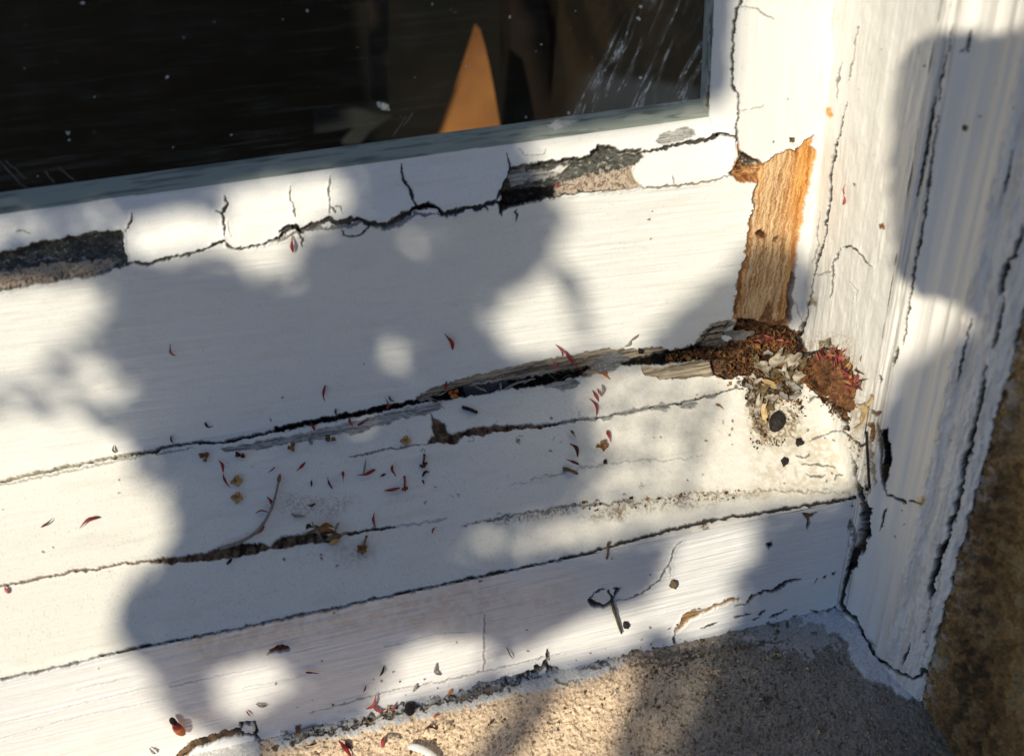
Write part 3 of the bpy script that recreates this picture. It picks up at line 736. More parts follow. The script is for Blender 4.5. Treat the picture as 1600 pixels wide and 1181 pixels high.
s.stain([(940, 560), (1160, 600), (1140, 780), (900, 780)], (.5, .45, .33), .12, 40, .9, 6)
joinery_marks(s); s.spots(SPECKS); rings(s)
s.build('sill_board', M_SILL, sill)

# front board of the sill
prof = np.c_[np.full(len(frange(ZB - .004, -0.0412, R)), YE), frange(ZB - .004, -0.0412, R)]; nrm = np.tile([-1.0, 0.0], (len(prof), 1))
P, N = ext_h(XS(0.1725), prof, nrm)
s = Sheet(P, N, P[..., 0], P[..., 2], (.78, .775, .765), .36)
brush(s, .00026, 1.2, -.03); grime(s, .06)
s.h += .00025 * (fbm(s.G * .03, s.A * 2.2, 4, 3) - .5)
s.h += .0007 * ss(-.092, -.1, s.P[:, 2])
s.stain([(300, 960), (560, 930), (760, 900), (800, 940), (560, 990), (420, 1010), (310, 1040), (280, 1000)], (.62, .54, .46), .5, 30, .5, 9)
s.stain([(620, 965), (900, 900), (900, 950), (700, 1000)], (.66, .57, .48), .4, 30, .5, 9)
joinery_marks(s); s.spots(SPECKS)
s.build('fascia_board', M_PAINT, sill)

# jamb: plain inner face
q, n, t = resample([(0.1737, 0.002), (XE, YE)], R, 1, 0)
n = np.tile([-1.0, 0.0], (len(q), 1))
P, N = ext_v(ZS_UP(-0.05), q, n)
s = Sheet(P, N, P[..., 2], -P[..., 1], (.79, .77, .71), .42)
brush(s, .00010, .35, .06); grime(s, .10)
s.h += .0006 * (fbm(s.G * .16, s.A * .22, 1, 3) - .5)
s.h += .00022 * ss(.35, .7, fbm(s.G * .03, s.A * .3, 4, 3))
s.stain([(1240, 520), (1330, 520), (1360, 650), (1330, 660)], (.5, .42, .3), .35, 15, .9, 3)
s.stain([(1325, 640), (1385, 620), (1400, 780), (1350, 900), (1335, 800)], (.45, .38, .28), .5, 12, .8, 4)
joinery_marks(s); s.spots(SPECKS)
s.build('jamb_board', M_PAINT, frame)

# jamb: moulded outer part
prof = [(XE, YE), (.1700, -.0615), (.1718, -.0632), (.1712, -.0655), (.1722, -.0672), (.1736, -.0690), (.1752, -.0720), (.1764, -.0760), (.1768, -.0800), (.1764, -.0840), (.1752, -.0870), (.1744, -.0895), (.1752, -.0915), (.1770, -.0930), (.1768, -.0960), (.1776, -.0990), (.1795, -.1030), (.1812, -.1055), (.1850, -.1065), (.1900, -.1070)]
q, n, t = resample(prof, R, -1, 5)
if n[:, 0].mean() > 0:
    n = -n
P, N = ext_v(ZS_UP(-0.118), q, n)
s = Sheet(P, N, P[..., 2], np.repeat(t[None, :], P.shape[0], 0), (.80, .77, .71), .42)  # paint warmed to include light bounced from the inner jamb face
brush(s, .00009, .6, .0)
edge = ss(.0015, .004, t)[None, :] * np.ones((P.shape[0], 1)); edge = edge.reshape(-1)
rg = (fbm(s.G * .20, s.A * 1.2, 2, 4) - .5)
s.h += .0009 * np.exp(-((s.A - 18.5) / 1.9) ** 2) + .0012 * np.exp(-((s.A - 26) / 2.2) ** 2) - .0006 * np.exp(-((s.A - 12.5) / 1.6) ** 2)
first = 1 - ss(7.0, 9.5, s.A); last = ss(29, 33, s.A)
s.h += .0011 * rg * (first * .6 + last) + .0003 * (fbm(s.G * .03, s.A * 1.2, 5, 3) - .5)
s.col = mix(s.col, (.48, .46, .42), first * .85 * ss(.42, .58, fbm(s.G * .035, s.A * 2.2, 3, 3)))
s.col = mix(s.col, (.52, .47, .42), last * .45 * ss(.45, .62, fbm(s.G * .1, s.A * .7, 6, 4)))
s.h += .0011 * (fbm(s.G * .5, s.A * .7, 1, 4) - .5) * last
# ragged outer edge where the paint stops on the plaster
e = s.A + 3.5 * (fbm(s.G * .35, s.A * .2, 7, 4) - .5)
ae = np.interp(.1052, -q[:, 1], t) * 1000; mm = ss(ae - .4, ae + .4, e)
s.col = mix(s.col, (.10, .07, .04), mm); s.rough = s.rough * (1 - mm) + .9 * mm; s.h -= .0012 * mm
s.stain([(1500, 950), (1440, 1060), (1500, 1060), (1540, 900)], (.4, .38, .36), .3, 10, .8, 3)
joinery_marks(s); s.spots(SPECKS)
s.build('moulding', M_PAINT, frame)
print('arc length of moulding mm', t[-1] * 1000)

# stone ledge under the sill
xs = cat_axis(frange(-0.6, -0.19, 0.004), frange(-0.19, 0.1845, .0004)); ys = cat_axis(frange(YE + .006, -0.20, .0004), frange(-0.20, -0.42, .002))
X, Y = np.meshgrid(xs, ys, indexing='ij'); Z = ZB + STONE * (Y - YE)
P = np.stack([X, Y, Z], -1)[:, ::-1]; N = np.zeros_like(P); N[..., 1] = -STONE; N[..., 2] = 1
s = Sheet(P, N, P[..., 0], P[..., 1], (.86, .65, .44), .9)  # base colour lightened to reach the ledge's bright sunlit tone
n1 = fbm(s.G * .9, s.A * .9, 1, 4); n2 = fbm(s.G * .12, s.A * .12, 4, 4); n3 = vn(s.G * 2.6, s.A * 2.6, 6)
s.col = s.col * (0.76 + .60 * n1[:, None]) * (0.82 + .36 * n2[:, None])
s.col = mix(s.col, (.13, .10, .07), .75 * ss(.68, .82, n3) * ss(.35, .6, n1)); s.col = mix(s.col, (.66, .58, .46), .6 * ss(.80, .92, vn(s.G * 2.1, s.A * 2.1, 3)))
g_ = ss(930, 1130, s.U + 30 * (n2 - .5)); s.col = s.col * (1 - g_[:, None]) + (s.col.mean(1, keepdims=True) * np.array([.44, .40, .335])) * g_[:, None]  # right part greyed and darkened: tree shade baked into the stone colour
pit = ss(.74, .86, vn(s.G * 1.1, s.A * 1.1, 7)); s.col = mix(s.col, (.14, .10, .06), .5 * pit); s.h -= .0005 * pit
s.h += .0007 * (n1 - .5) * 1.6 + .0012 * (n2 - .5) + .0004 * (n3 - .5)
WHITE = k_flat((.74, .72, .67), .6, .0003)
s.patch([(425, 1152), (460, 1150), (520, 1130), (600, 1105), (700, 1080), (800, 1050), (860, 1030), (930, 1030), (985, 1030), (960, 1045), (930, 1062), (880, 1072), (850, 1082), (800, 1085), (760, 1098), (700, 1112), (650, 1122), (600, 1136), (560, 1148), (520, 1150), (480, 1160), (440, 1168)], WHITE, -.0004, jit=2.6)
s.patch([(300, 1181), (330, 1165), (380, 1148), (402, 1150), (408, 1170), (400, 1200), (280, 1200)], WHITE, -.0006, jit=1.2)
s.patch([(1230, 965), (1320, 950), (1345, 975), (1375, 1030), (1410, 1053), (1440, 1062), (1438, 1075), (1418, 1092), (1402, 1085), (1392, 1072), (1372, 1066), (1356, 1062), (1340, 1045), (1327, 1025), (1325, 1005), (1312, 992), (1290, 988), (1262, 985), (1240, 985)], k_flat((.66, .67, .68), .5, .0002), -.0007, jit=1.6)
s.patch([(1150, 985), (1250, 968), (1300, 985), (1310, 1005), (1280, 1010), (1262, 1030), (1250, 1020), (1230, 1012), (1170, 1010)], k_flat((.42, .41, .38), .7, .0006), -.0003, jit=5)
for q in ([(440, 1158), (520, 1141), (610, 1116), (700, 1094), (790, 1072), (850, 1052)],):
    s.crack(q, 9, .0012, col=(.22, .17, .11), st=.75, jit=3)
for q in ([(865, 1062), (885, 1072), (905, 1058)], [(900, 1048), (950, 1036), (962, 1050)], [(990, 1040), (1060, 1036), (1100, 1020)], [(1150, 1012), (1200, 1000), (1240, 1004)]):
    s.crack(q, 4, .0006, col=(.12, .1, .07), st=.7, jit=3)
s.crack([(1000, 1030), (1060, 1022), (1130, 1016), (1200, 1002)], 16, .0006, col=(.2, .17, .13), st=.6, jit=3)
s.stain([(1185, 1085), (1205, 1085), (1205, 1105), (1188, 1106)], (.07, .06, .05), .8, 8, .5)
s.stain([(1450, 1060), (1700, 1000), (1700, 1300), (1480, 1300), (1440, 1140)], (.20, .17, .11), .7, 40, .4, 12)
s.crack([(1321, 955), (1332, 964), (1342, 978), (1352, 996), (1360, 1012), (1370, 1028), (1389, 1041), (1409, 1052), (1426, 1060), (1446, 1056)], 5.5, .002, ends=(1, .7))
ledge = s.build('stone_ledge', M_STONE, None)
tag(ledge, 'coarse sandy stone ledge under the painted sill, white paint smeared along its back edge', 'ledge')

# rough rendered reveal of the wall at the far right
ys = cat_axis(frange(-0.1040, -0.24, .0005), frange(-0.24, -0.42, .003)); zs = cat_axis(frange(-0.16, 0.17, .0005), frange(0.17, 0.75, .004))
Zg, Yg = np.meshgrid(zs, ys, indexing='ij'); P = np.stack([np.full_like(Zg, 0.1818), Yg, Zg], -1); N = np.zeros_like(P); N[..., 0] = -1
s = Sheet(P, N, P[..., 2], P[..., 1], (.42, .26, .11), .95)
n1 = fbm(s.G * .5, s.A * .5, 1, 5); n2 = fbm(s.G * .1, s.A * .1, 4, 3); n3 = fbm(s.G * 1.1, s.A * 1.1, 2, 3)
s.col = s.col * (0.35 + 1.0 * n1[:, None] * (0.5 + n2[:, None])); s.col = mix(s.col, (.38, .29, .15), .7 * ss(.5, .65, n2))
s.col = mix(s.col, (.08, .06, .035), .5 * ss(.60, .72, n3))
s.h += .0035 * (n1 - .5) + .0015 * (n3 - .5)
fade = (1 - ss(0, .012, -0.1035 - s.P[:, 1])); pz = fade * ss(.52, .6, fbm(s.G * .4, s.A * .5, 6, 4)); s.col = mix(s.col, (.62, .58, .52), pz * .8)
s.stain([(1470, 1100), (1500, 900), (1560, 640), (1590, 640), (1560, 950), (1570, 1200), (1480, 1200)], (.06, .045, .03), .6, 30, .5, 12)
wall = s.build('rendered_wall', M_WALL, None)
tag(wall, 'rough brown rendered wall reveal at the right edge beside the white jamb', 'wall')


# ------------------------------------------------------------------ glass with its dirt
def glass_mat():
    mt, t, b, out = new_mat('dusty_window_glass')
    tr = t.nodes.new('ShaderNodeBsdfTransparent'); tr.inputs[0].default_value = (.86, .90, .88, 1)
    gl = t.nodes.new('ShaderNodeBsdfGlossy'); gl.inputs['Roughness'].default_value = 0.02
    fr = t.nodes.new('ShaderNodeFresnel'); ge = t.nodes.new('ShaderNodeNewGeometry'); ir = t.nodes.new('ShaderNodeMapRange')
    ir.inputs[3].default_value = 1.5; ir.inputs[4].default_value = 1 / 1.5      # thin pane: same reflectance from both sides
    t.links.new(ge.outputs['Backfacing'], ir.inputs[0]); t.links.new(ir.outputs[0], fr.inputs[0])
    mx = t.nodes.new('ShaderNodeMixShader'); t.links.new(fr.outputs[0], mx.inputs[0]); t.links.new(tr.outputs[0], mx.inputs[1]); t.links.new(gl.outputs[0], mx.inputs[2])
    at = t.nodes.new('ShaderNodeAttribute'); at.attribute_name = 'Col'
    b.inputs['Roughness'].default_value = .9; b.inputs['Specular IOR Level'].default_value = .1
    t.links.new(at.outputs['Color'], b.inputs['Base Color'])
    m2 = t.nodes.new('ShaderNodeMixShader'); t.links.new(at.outputs['Alpha'], m2.inputs[0])
    t.links.new(mx.outputs[0], m2.inputs[1]); t.links.new(b.outputs[0], m2.inputs[2]); t.links.new(m2.outputs[0], out.inputs[0])
    return mt


q, n, t = resample([(0.0120, 0.094), (0.0120, 0.172)], .0003, 1, 0)
q = np.r_[q, np.c_[np.full(60, .012), np.linspace(.175, .75, 60)]]; n = np.tile([-1.0, 0.0], (len(q), 1))
P, N = ext_h(XS(0.134), q, n)
s = Sheet(P, N, P[..., 0], P[..., 2], (.55, .60, .60), 0.0)
U, V = s.U, s.V
al = .05 * ss(.45, .9, fbm(U / 60, V / 20, 1, 3)) * ss(-100, 100, V) * .3
# wiping streaks that sweep up and to the right
cc = U + (V - 80) * .42 + 18 * (fbm(U / 90, V / 90, 2, 2) - .5); aa = V - U * .1
st = fbm(cc / 5.5, aa / 45, 3, 4); st2 = fbm(cc / 2.2, aa / 10, 5, 3); band = fbm(cc / 22, aa / 200, 6, 2)
zone = ss(905, 985, cc) * (1 - ss(1118, 1135, cc)) * (.35 + .65 * ss(-120, 60, V))
al = al + 1.7 * zone * (.20 * ss(.42, .75, st) + .40 * ss(.58, .78, st * .55 + st2 * .45)) * (.15 + 1.3 * ss(.35, .65, band)) * (.45 + .9 * ss(.3, .7, fbm(U / 5, V / 6, 7, 4))) + zone * .02
al += zone * .25 * (1 - ss(2, 22, 150 - (V + (U - 1095) * -.13 - 0))) * .6
# long thin sweeps along the bottom left of the pane
c2 = V + U * .145; st3 = fbm(c2 / 2.2, U / 120, 4, 4)
z2 = ss(215, 300, c2) * (1 - ss(600, 900, U))
al += z2 * .07 * ss(.5, .8, st3) + .030 * ss(.55, .8, fbm((V + U * .1) / 2.5, U / 90, 6, 3)) * (1 - ss(700, 1000, U))


def scratch(pts, w_, a_):
    global al
    k = s.sel(pts, 6)
    d, tt = seg(s.Uj[k] * .4 + U[k] * .6, s.Vj[k] * .4 + V[k] * .6, pts)
    al[k] = np.maximum(al[k], a_ * (1 - ss(w_ * .4, w_, d)))


for q_ in ([(0, 253), (15, 268), (28, 284), (44, 296)], [(8, 252), (24, 264), (40, 280)], [(70, 268), (84, 284)], [(92, 262), (118, 284)], [(615, 212), (634, 182)], [(632, 195), (645, 177)], [(920, 164), (928, 140), (938, 112)], [(928, 160), (934, 138)]):
    scratch(q_, 1.6, .16)
RG = np.random.default_rng(3)
dots = [(129, 4, 3, .8), (37, 108, 2, .5), (261, 121, 2.2, .8), (150, 151, 2, .6), (106, 207, 4.5, .5), (109, 218, 2, .5), (270, 230, 2, .6), (362, 210, 2, .4), (59, 276, 2.4, .5), (287, 61, 2, .3), (480, 17, 2.5, .6), (441, 31, 2, .3), (601, 166, 7.5, 1.0), (593, 163, 4, .9), (607, 171, 4, .8), (727, 104, 2.4, .8), (795, 25, 2.5, .9), (650, 122, 1.8, .5), (675, 7, 2, .4), (712, 20, 2, .3), (1001, 10, 3, .9), (999, 30, 3, .9), (900, 18, 1.8, .5), (846, 68, 2, .6), (839, 79, 1.8, .6), (1000, 121, 3, .9), (888, 176, 2.6, .8), (822, 182, 1.6, .6), (560, 75, 1.5, .3)]
for _ in range(60):
    dots.append((RG.uniform(-60, 1100), RG.uniform(-40, 290), RG.uniform(.7, 1.3), RG.uniform(.15, .4)))
for (u0, v0, r, a_) in dots:
    k = s.sel([(u0, v0)], r * 2 + 3)
    if len(k):
        d = np.hypot(s.Uj[k] - u0, s.Vj[k] - v0); mk = (1 - ss(r * .5, r * 1.05 + .3, d)) * a_
        al[k] = np.maximum(al[k], mk)
        if r > 4:
            s.col[k] = mix(s.col[k], (.85, .80, .60), mk)
s.rough = np.clip(al, 0, 1)
s.h[:] = 0
g = s.build('glass_pane', glass_mat(), sash); g.data.shade_flat()

# ------------------------------------------------------------------ the dark room behind the glass
M_ROOM = plain_mat('dark_room_plaster', (.012, .009, .006), (.004, .004, .0035), .95, 4, .1, .01, .1)  # walls and floor coloured almost black to show the room's lack of light


def box(name, lo, hi, mat, parent=None, bevel=0.0):
    x0, y0, z0 = lo; x1, y1, z1 = hi
    V_ = [(x0, y0, z0), (x1, y0, z0), (x1, y1, z0), (x0, y1, z0), (x0, y0, z1), (x1, y0, z1), (x1, y1, z1), (x0, y1, z1)]
    me = raw_mesh(name, V_, [(0, 3, 2, 1), (4, 5, 6, 7), (0, 1, 5, 4), (1, 2, 6, 5), (2, 3, 7, 6), (3, 0, 4, 7)])
    o_ = link(name, me, mat, parent, False)
    if bevel:
        b_ = o_.modifiers.new('b', 'BEVEL'); b_.width = bevel; b_.segments = 2
    return o_


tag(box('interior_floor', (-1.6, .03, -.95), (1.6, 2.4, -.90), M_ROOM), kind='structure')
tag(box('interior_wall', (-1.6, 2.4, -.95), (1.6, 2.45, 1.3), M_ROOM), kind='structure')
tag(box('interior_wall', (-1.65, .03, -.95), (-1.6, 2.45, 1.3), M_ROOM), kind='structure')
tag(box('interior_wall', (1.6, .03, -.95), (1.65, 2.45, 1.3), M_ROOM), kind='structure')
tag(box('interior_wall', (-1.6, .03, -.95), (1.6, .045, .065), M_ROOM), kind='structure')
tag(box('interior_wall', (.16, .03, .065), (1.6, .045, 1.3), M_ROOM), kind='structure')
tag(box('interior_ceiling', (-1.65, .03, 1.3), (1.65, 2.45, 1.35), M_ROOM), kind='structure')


def onplane_y(u, v, y):
    r = ray(u, v); return C + r * ((y - C[1]) / r[1])


def prism(name, pix, y, thick, mat, parent=None):
    """a flat shape given by its corners at depth y, with real thickness behind"""
    a = [onplane_y(u, v, y) for u, v in pix]; b_ = [p_ + np.array([0, thick, 0]) for p_ in a]; n_ = len(a)
    return link(name, raw_mesh(name, a + b_, [tuple(range(n_))[::-1], tuple(range(n_, 2 * n_))] + [(i, (i + 1) % n_, n_ + (i + 1) % n_, n_ + i) for i in range(n_)]), mat, parent, False)


WEDGE_Y = .40
wp = [(750, 46), (757, 70), (764, 100), (771, 135), (776, 165), (783, 205), (792, 250), (680, 250), (696, 206), (709, 170), (723, 128), (738, 84)]
wm = plain_mat('mottled_orange', (.44, .175, .05), (.20, .07, .02), .6, 14, .05, .001)
wd = prism('orange_wedge', wp, WEDGE_Y, .02, wm)
tag(wd, 'tall pointed orange wedge shape in the room behind the glass', 'wooden wedge')
tag(prism('wooden_post', [(795, -160), (885, -160), (856, 230), (800, 230)], WEDGE_Y + .06, .04, plain_mat('dark_brown_wood', (.014, .006, .003), (.010, .005, .003), .5, 20, .1, .001)), 'dark brown upright board in the room, just right of the orange wedge', 'wooden post')  # wood colour blackened so the board looks unlit despite the sun on it
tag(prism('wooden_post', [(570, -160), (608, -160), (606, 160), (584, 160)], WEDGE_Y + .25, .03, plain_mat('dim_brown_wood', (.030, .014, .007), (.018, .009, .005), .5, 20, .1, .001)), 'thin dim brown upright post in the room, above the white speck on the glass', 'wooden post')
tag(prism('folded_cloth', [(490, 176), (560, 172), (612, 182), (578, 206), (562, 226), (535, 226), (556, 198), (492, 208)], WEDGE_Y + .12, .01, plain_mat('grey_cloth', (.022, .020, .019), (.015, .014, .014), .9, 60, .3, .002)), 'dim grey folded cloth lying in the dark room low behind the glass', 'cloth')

# ground far below, seen only in reflections
GM = plain_mat('garden_soil', (.07, .06, .035), (.03, .035, .015), .95, 3, .6, .02)
gp = np.zeros((41, 41, 3)); gx = np.linspace(-40, 40, 41); gp[..., 0] = gx[:, None]; gp[..., 1] = -40.0 + np.linspace(0, 39.95, 41)[None, :]; gp[..., 2] = -1.0
tag(link('ground', grid_mesh('ground', gp), GM), kind='structure')

# ------------------------------------------------------------------ the tree whose leaves throw the dappled shade
LIT = [  # patches of sunlight as they fall on the joinery (photo pixels), with how open the leaves are there
    (1.0, [(-80, 436), (120, 442), (158, 450), (172, 480), (150, 515), (100, 545), (40, 580), (-80, 610)]),
    (.66, [(-80, 600), (150, 545), (215, 570), (225, 610), (190, 652), (-80, 660)]),
    (1.0, [(-80, 655), (60, 652), (150, 660), (205, 688), (214, 738), (262, 772), (277, 830), (262, 868), (218, 900), (192, 940), (184, 985), (212, 1022), (245, 1055), (262, 1100), (290, 1128), (330, 1145), (400, 1180), (400, 1300), (-80, 1300)]),
    (1.0, [(193, 345), (300, 322), (345, 330), (352, 390), (300, 402), (200, 414)]),
    (1.0, [(350, 295), (500, 266), (545, 275), (550, 330), (505, 350), (472, 378), (462, 425), (430, 438), (378, 428), (348, 392)]),
    (.5, [(-80, 340), (190, 325), (193, 362), (-80, 400)]),
    (1.0, [(812, 225), (905, 205), (1120, 165), (1120, -80), (1760, -80), (1760, 430), (1640, 462), (1530, 504), (1472, 540), (1408, 580), (1370, 655), (1345, 765), (1230, 780), (1120, 795), (1080, 770), (1098, 720), (1128, 640), (1110, 590), (1040, 560), (950, 545), (900, 552), (815, 562), (778, 540), (768, 500), (785, 462), (825, 440), (862, 400), (884, 340), (850, 300)]),
    (1.0, [(588, 556), (597, 538), (614, 530), (632, 535), (641, 553), (636, 572), (620, 582), (600, 576)]),
    (1.0, [(655, 376), (673, 374), (674, 402), (657, 404)]),
    (.68, [(930, 560), (1120, 560), (1130, 640), (1090, 800), (960, 840), (905, 800), (935, 700), (905, 620)]),
    (.6, [(700, 835), (1100, 775), (1335, 770), (1330, 784), (1040, 828), (960, 852), (900, 868), (740, 866)]),
    (1.0, [(548, 656), (572, 650), (590, 668), (570, 684), (548, 678)]),
    (1.0, [(328, 1062), (358, 1033), (420, 1022), (455, 1040), (455, 1078), (424, 1106), (380, 1120), (338, 1112)]),
    (1.0, [(590, 1075), (618, 1018), (660, 998), (742, 992), (768, 1010), (760, 1045), (700, 1080), (640, 1092), (600, 1112), (556, 1124)]),
    (1.0, [(862, 985), (930, 955), (1000, 944), (1018, 980), (1000, 1008), (930, 1024), (850, 1040), (800, 1050), (755, 1064), (768, 1040), (830, 1010)]),
    (1.0, [(998, 962), (1010, 930), (1036, 890), (1046, 850), (1060, 830), (1180, 803), (1188, 860), (1150, 900), (1150, 960), (1130, 992), (1060, 1004)]),
    (1.0, [(440, 1165), (600, 1115), (780, 1088), (860, 1072), (1012, 1036), (986, 1090), (960, 1150), (950, 1280), (330, 1280)]),
    (.55, [(1075, 1028), (1132, 1035), (1112, 1090), (1062, 1140), (1040, 1280), (975, 1280), (1008, 1150), (1050, 1090)]),
]
SHADE = [[(868, 420), (896, 425), (916, 480), (920, 530), (904, 532), (893, 490)], [(1182, 380), (1245, 392), (1272, 430), (1266, 492), (1240, 510), (1182, 512), (1130, 552), (1040, 560), (1012, 535), (1056, 492), (1106, 450), (1150, 415)],
         [(840, 1085), (872, 1092), (800, 1181), (750, 1280), (690, 1280), (755, 1150)]]
NEAR = [[(1397, 432), (1392, 300), (1398, 150), (1408, 95), (1434, 62), (1480, 50), (1560, 48), (1760, 45), (1760, 610), (1620, 560), (1535, 508), (1512, 486), (1440, 456)]]

ax_a = np.cross([0, 0, 1.0], SUN); ax_a /= np.linalg.norm(ax_a); ax_b = np.cross(SUN, ax_a)
CELL = .0015
A0, B0, NA, NB = -.42, -.30, 560, 460
tmap = np.full((NA, NB), np.nan); nmap = np.zeros((NA, NB))
uu, vv = np.meshgrid(np.arange(-70, 1680, 4.0), np.arange(-70, 1290, 4.0), indexing='ij')
op = np.zeros(uu.shape)
for lv, pg in LIT:
    op = np.maximum(op, lv * inside(uu, vv, pg))
for pg in SHADE:
    op[inside(uu, vv, pg)] = 0
nr = np.zeros(uu.shape, bool)
for pg in NEAR:
    nr |= inside(uu, vv, pg)
# vectorised surface lookup
rd = np.stack([uu.ravel(), vv.ravel()], 1); Q = np.c_[(rd[:, 0] - 800) / F, (rd[:, 1] - 590.5) / F, np.ones(len(rd))]
D_ = np.stack([Q @ DX, Q @ DI, -(Q @ DD)], 1); tb = np.full(len(rd), 9.0); PB = np.full((len(rd), 3), np.nan)
TEST = {'rail': lambda p: (p[:, 0] < .1735) & (p[:, 2] > 0) & ~((p[:, 2] > .0738) & (p[:, 0] < .139)), 'bevel': lambda p: (p[:, 2] >= .0738) & (p[:, 2] <= .0935) & (p[:, 0] < .14),
        'glass': lambda p: (p[:, 2] > .0935) & (p[:, 0] < .132), 'sill': lambda p: (p[:, 1] >= YE - .0005) & (p[:, 1] <= 0) & (p[:, 0] < .1735),
        'fascia': lambda p: (p[:, 2] >= ZB) & (p[:, 2] <= -.041) & (p[:, 0] < .171), 'reveal': lambda p: (p[:, 1] >= YE) & (p[:, 1] <= 0) & (p[:, 2] > -.045),
        'mould': lambda p: (p[:, 1] >= -.105) & (p[:, 1] <= YE) & (p[:, 2] > -.11), 'wall': lambda p: (p[:, 1] < -.104) & (p[:, 2] > -.12), 'stone': lambda p: (p[:, 1] < YE + .0005) & (p[:, 0] < .19)}
for kname, ((n_, d_), _f) in REG.items():
    den = D_ @ n_; tt_ = (d_ - n_ @ C) / np.where(np.abs(den) < 1e-9, 1e-9, den); p_ = C + D_ * tt_[:, None]
    ok = (tt_ > .02) & (tt_ < tb) & TEST[kname](p_); tb[ok] = tt_[ok]; PB[ok] = p_[ok]
ia = ((PB @ ax_a - A0) / CELL); ib = ((PB @ ax_b - B0) / CELL)
gd = np.isfinite(ia) & (ia > 2) & (ia < NA - 3) & (ib > 2) & (ib < NB - 3)
opf, nrf = op.ravel(), nr.ravel()
ia = ia[gd].astype(int); ib = ib[gd].astype(int); ov = opf[gd]; nv = nrf[gd]
acc = np.zeros((NA, NB)); cnt = np.zeros((NA, NB)); nac = np.zeros((NA, NB))
for da in (-1, 0, 1):
    for db in (-1, 0, 1):
        np.add.at(acc, (ia + da, ib + db), ov); np.add.at(cnt, (ia + da, ib + db), 1.0); np.add.at(nac, (ia + da, ib + db), nv)
opn = np.where(cnt > 0, acc / np.maximum(cnt, 1), np.nan)
nmap = np.where(cnt > 0, nac / np.maximum(cnt, 1), 0) > .5
aa_, bb_ = np.meshgrid(np.arange(NA), np.arange(NB), indexing='ij')
rnd = (fbm(aa_ / 22.0, bb_ / 22.0, 6, 2) > .57).astype(float)
opn = np.where(np.isnan(opn), rnd, opn)
# sunlight that reaches the orange wedge in the room
for (u0, v0) in [(u, v) for u in range(676, 800, 4) for v in range(30, 250, 4)]:
    if inside(np.array([u0]), np.array([v0]), wp)[0] or sdist(np.array([float(u0)]), np.array([float(v0)]), wp)[0] > -14:
        p_ = onplane_y(u0, v0, WEDGE_Y); i_, j_ = int((p_ @ ax_a - A0) / CELL), int((p_ @ ax_b - B0) / CELL)
        if 2 < i_ < NA - 3 and 2 < j_ < NB - 3:
            opn[i_ - 2:i_ + 3, j_ - 2:j_ + 3] = 1

LEAF_V, LEAF_F = [], []


def leaf_at(store, a, b, dist, L, W, ang, rngl):
    """one leaf: folded along the midrib, tip curled; seen from the sun it is L x W"""
    c0 = ax_a * a + ax_b * b + SUN * dist
    e1 = ax_a * math.cos(ang) + ax_b * math.sin(ang); e2 = -ax_a * math.sin(ang) + ax_b * math.cos(ang)
    t1 = rngl.uniform(-.45, .45); t2 = rngl.uniform(-.3, .3)
    rows = [(-.52, .08), (-.42, .58), (-.22, .93), (0, 1.06), (.22, .93), (.40, .60), (.52, .05)]
    i0 = len(store[0])
    for (x, wd_) in rows:
        dz = t1 * x * L - .12 * L * (x * x)
        for sgn in (-1, 0, 1):
            store[0].append(c0 + e1 * x * L + e2 * sgn * wd_ * W * .5 + SUN * (dz + t2 * sgn * W * .3 + abs(sgn) * wd_ * W * .12))
    for r in range(6):
        for q in range(2):
            k0 = i0 + r * 3 + q; store[1].append((k0, k0 + 1, k0 + 4, k0 + 3))


def fp(ca, cb, L, W, ang):
    n_ = max(3, int(L / CELL / 2) + 1); y_, x_ = np.mgrid[-n_:n_ + 1, -n_:n_ + 1]
    X_ = (y_ * math.cos(ang) + x_ * math.sin(ang)) * CELL / (L * .5); Y_ = (-y_ * math.sin(ang) + x_ * math.cos(ang)) * CELL / (W * .5)
    k_ = (X_ ** 2 + Y_ ** 2 * (1 + .3 * X_ ** 2)) < .95
    return ca + y_[k_], cb + x_[k_]


LR = np.random.default_rng(11)


def fill(target, store, dist, sizes, tol=.02, half=None):
    cov = np.zeros(target.shape)
    for (L0, tries, need) in sizes:
        todo = np.argwhere((target > .5) & (cov < 1))
        if not len(todo):
            break
        for _ in range(tries):
            ca, cb = todo[LR.integers(len(todo))]
            if cov[ca, cb] >= 1 and need > .3:
                continue
            L = L0 * LR.uniform(.8, 1.25); W = L * LR.uniform(.42, .6); an = LR.uniform(0, 6.28)
            fa, fb = fp(ca, cb, L, W, an)
            ok_ = (fa >= 0) & (fa < target.shape[0]) & (fb >= 0) & (fb < target.shape[1]); fa, fb = fa[ok_], fb[ok_]
            if not len(fa):
                continue
            if (target[fa, fb] < .5).mean() > tol or (cov[fa, fb] < 1).mean() < need:
                continue
            cov[fa, fb] += 1
            dd = dist if np.isscalar(dist) else LR.uniform(*dist)
            leaf_at(store, A0 + (ca + .5) * CELL, B0 + (cb + .5) * CELL, dd, L, W, an, LR)
    return cov


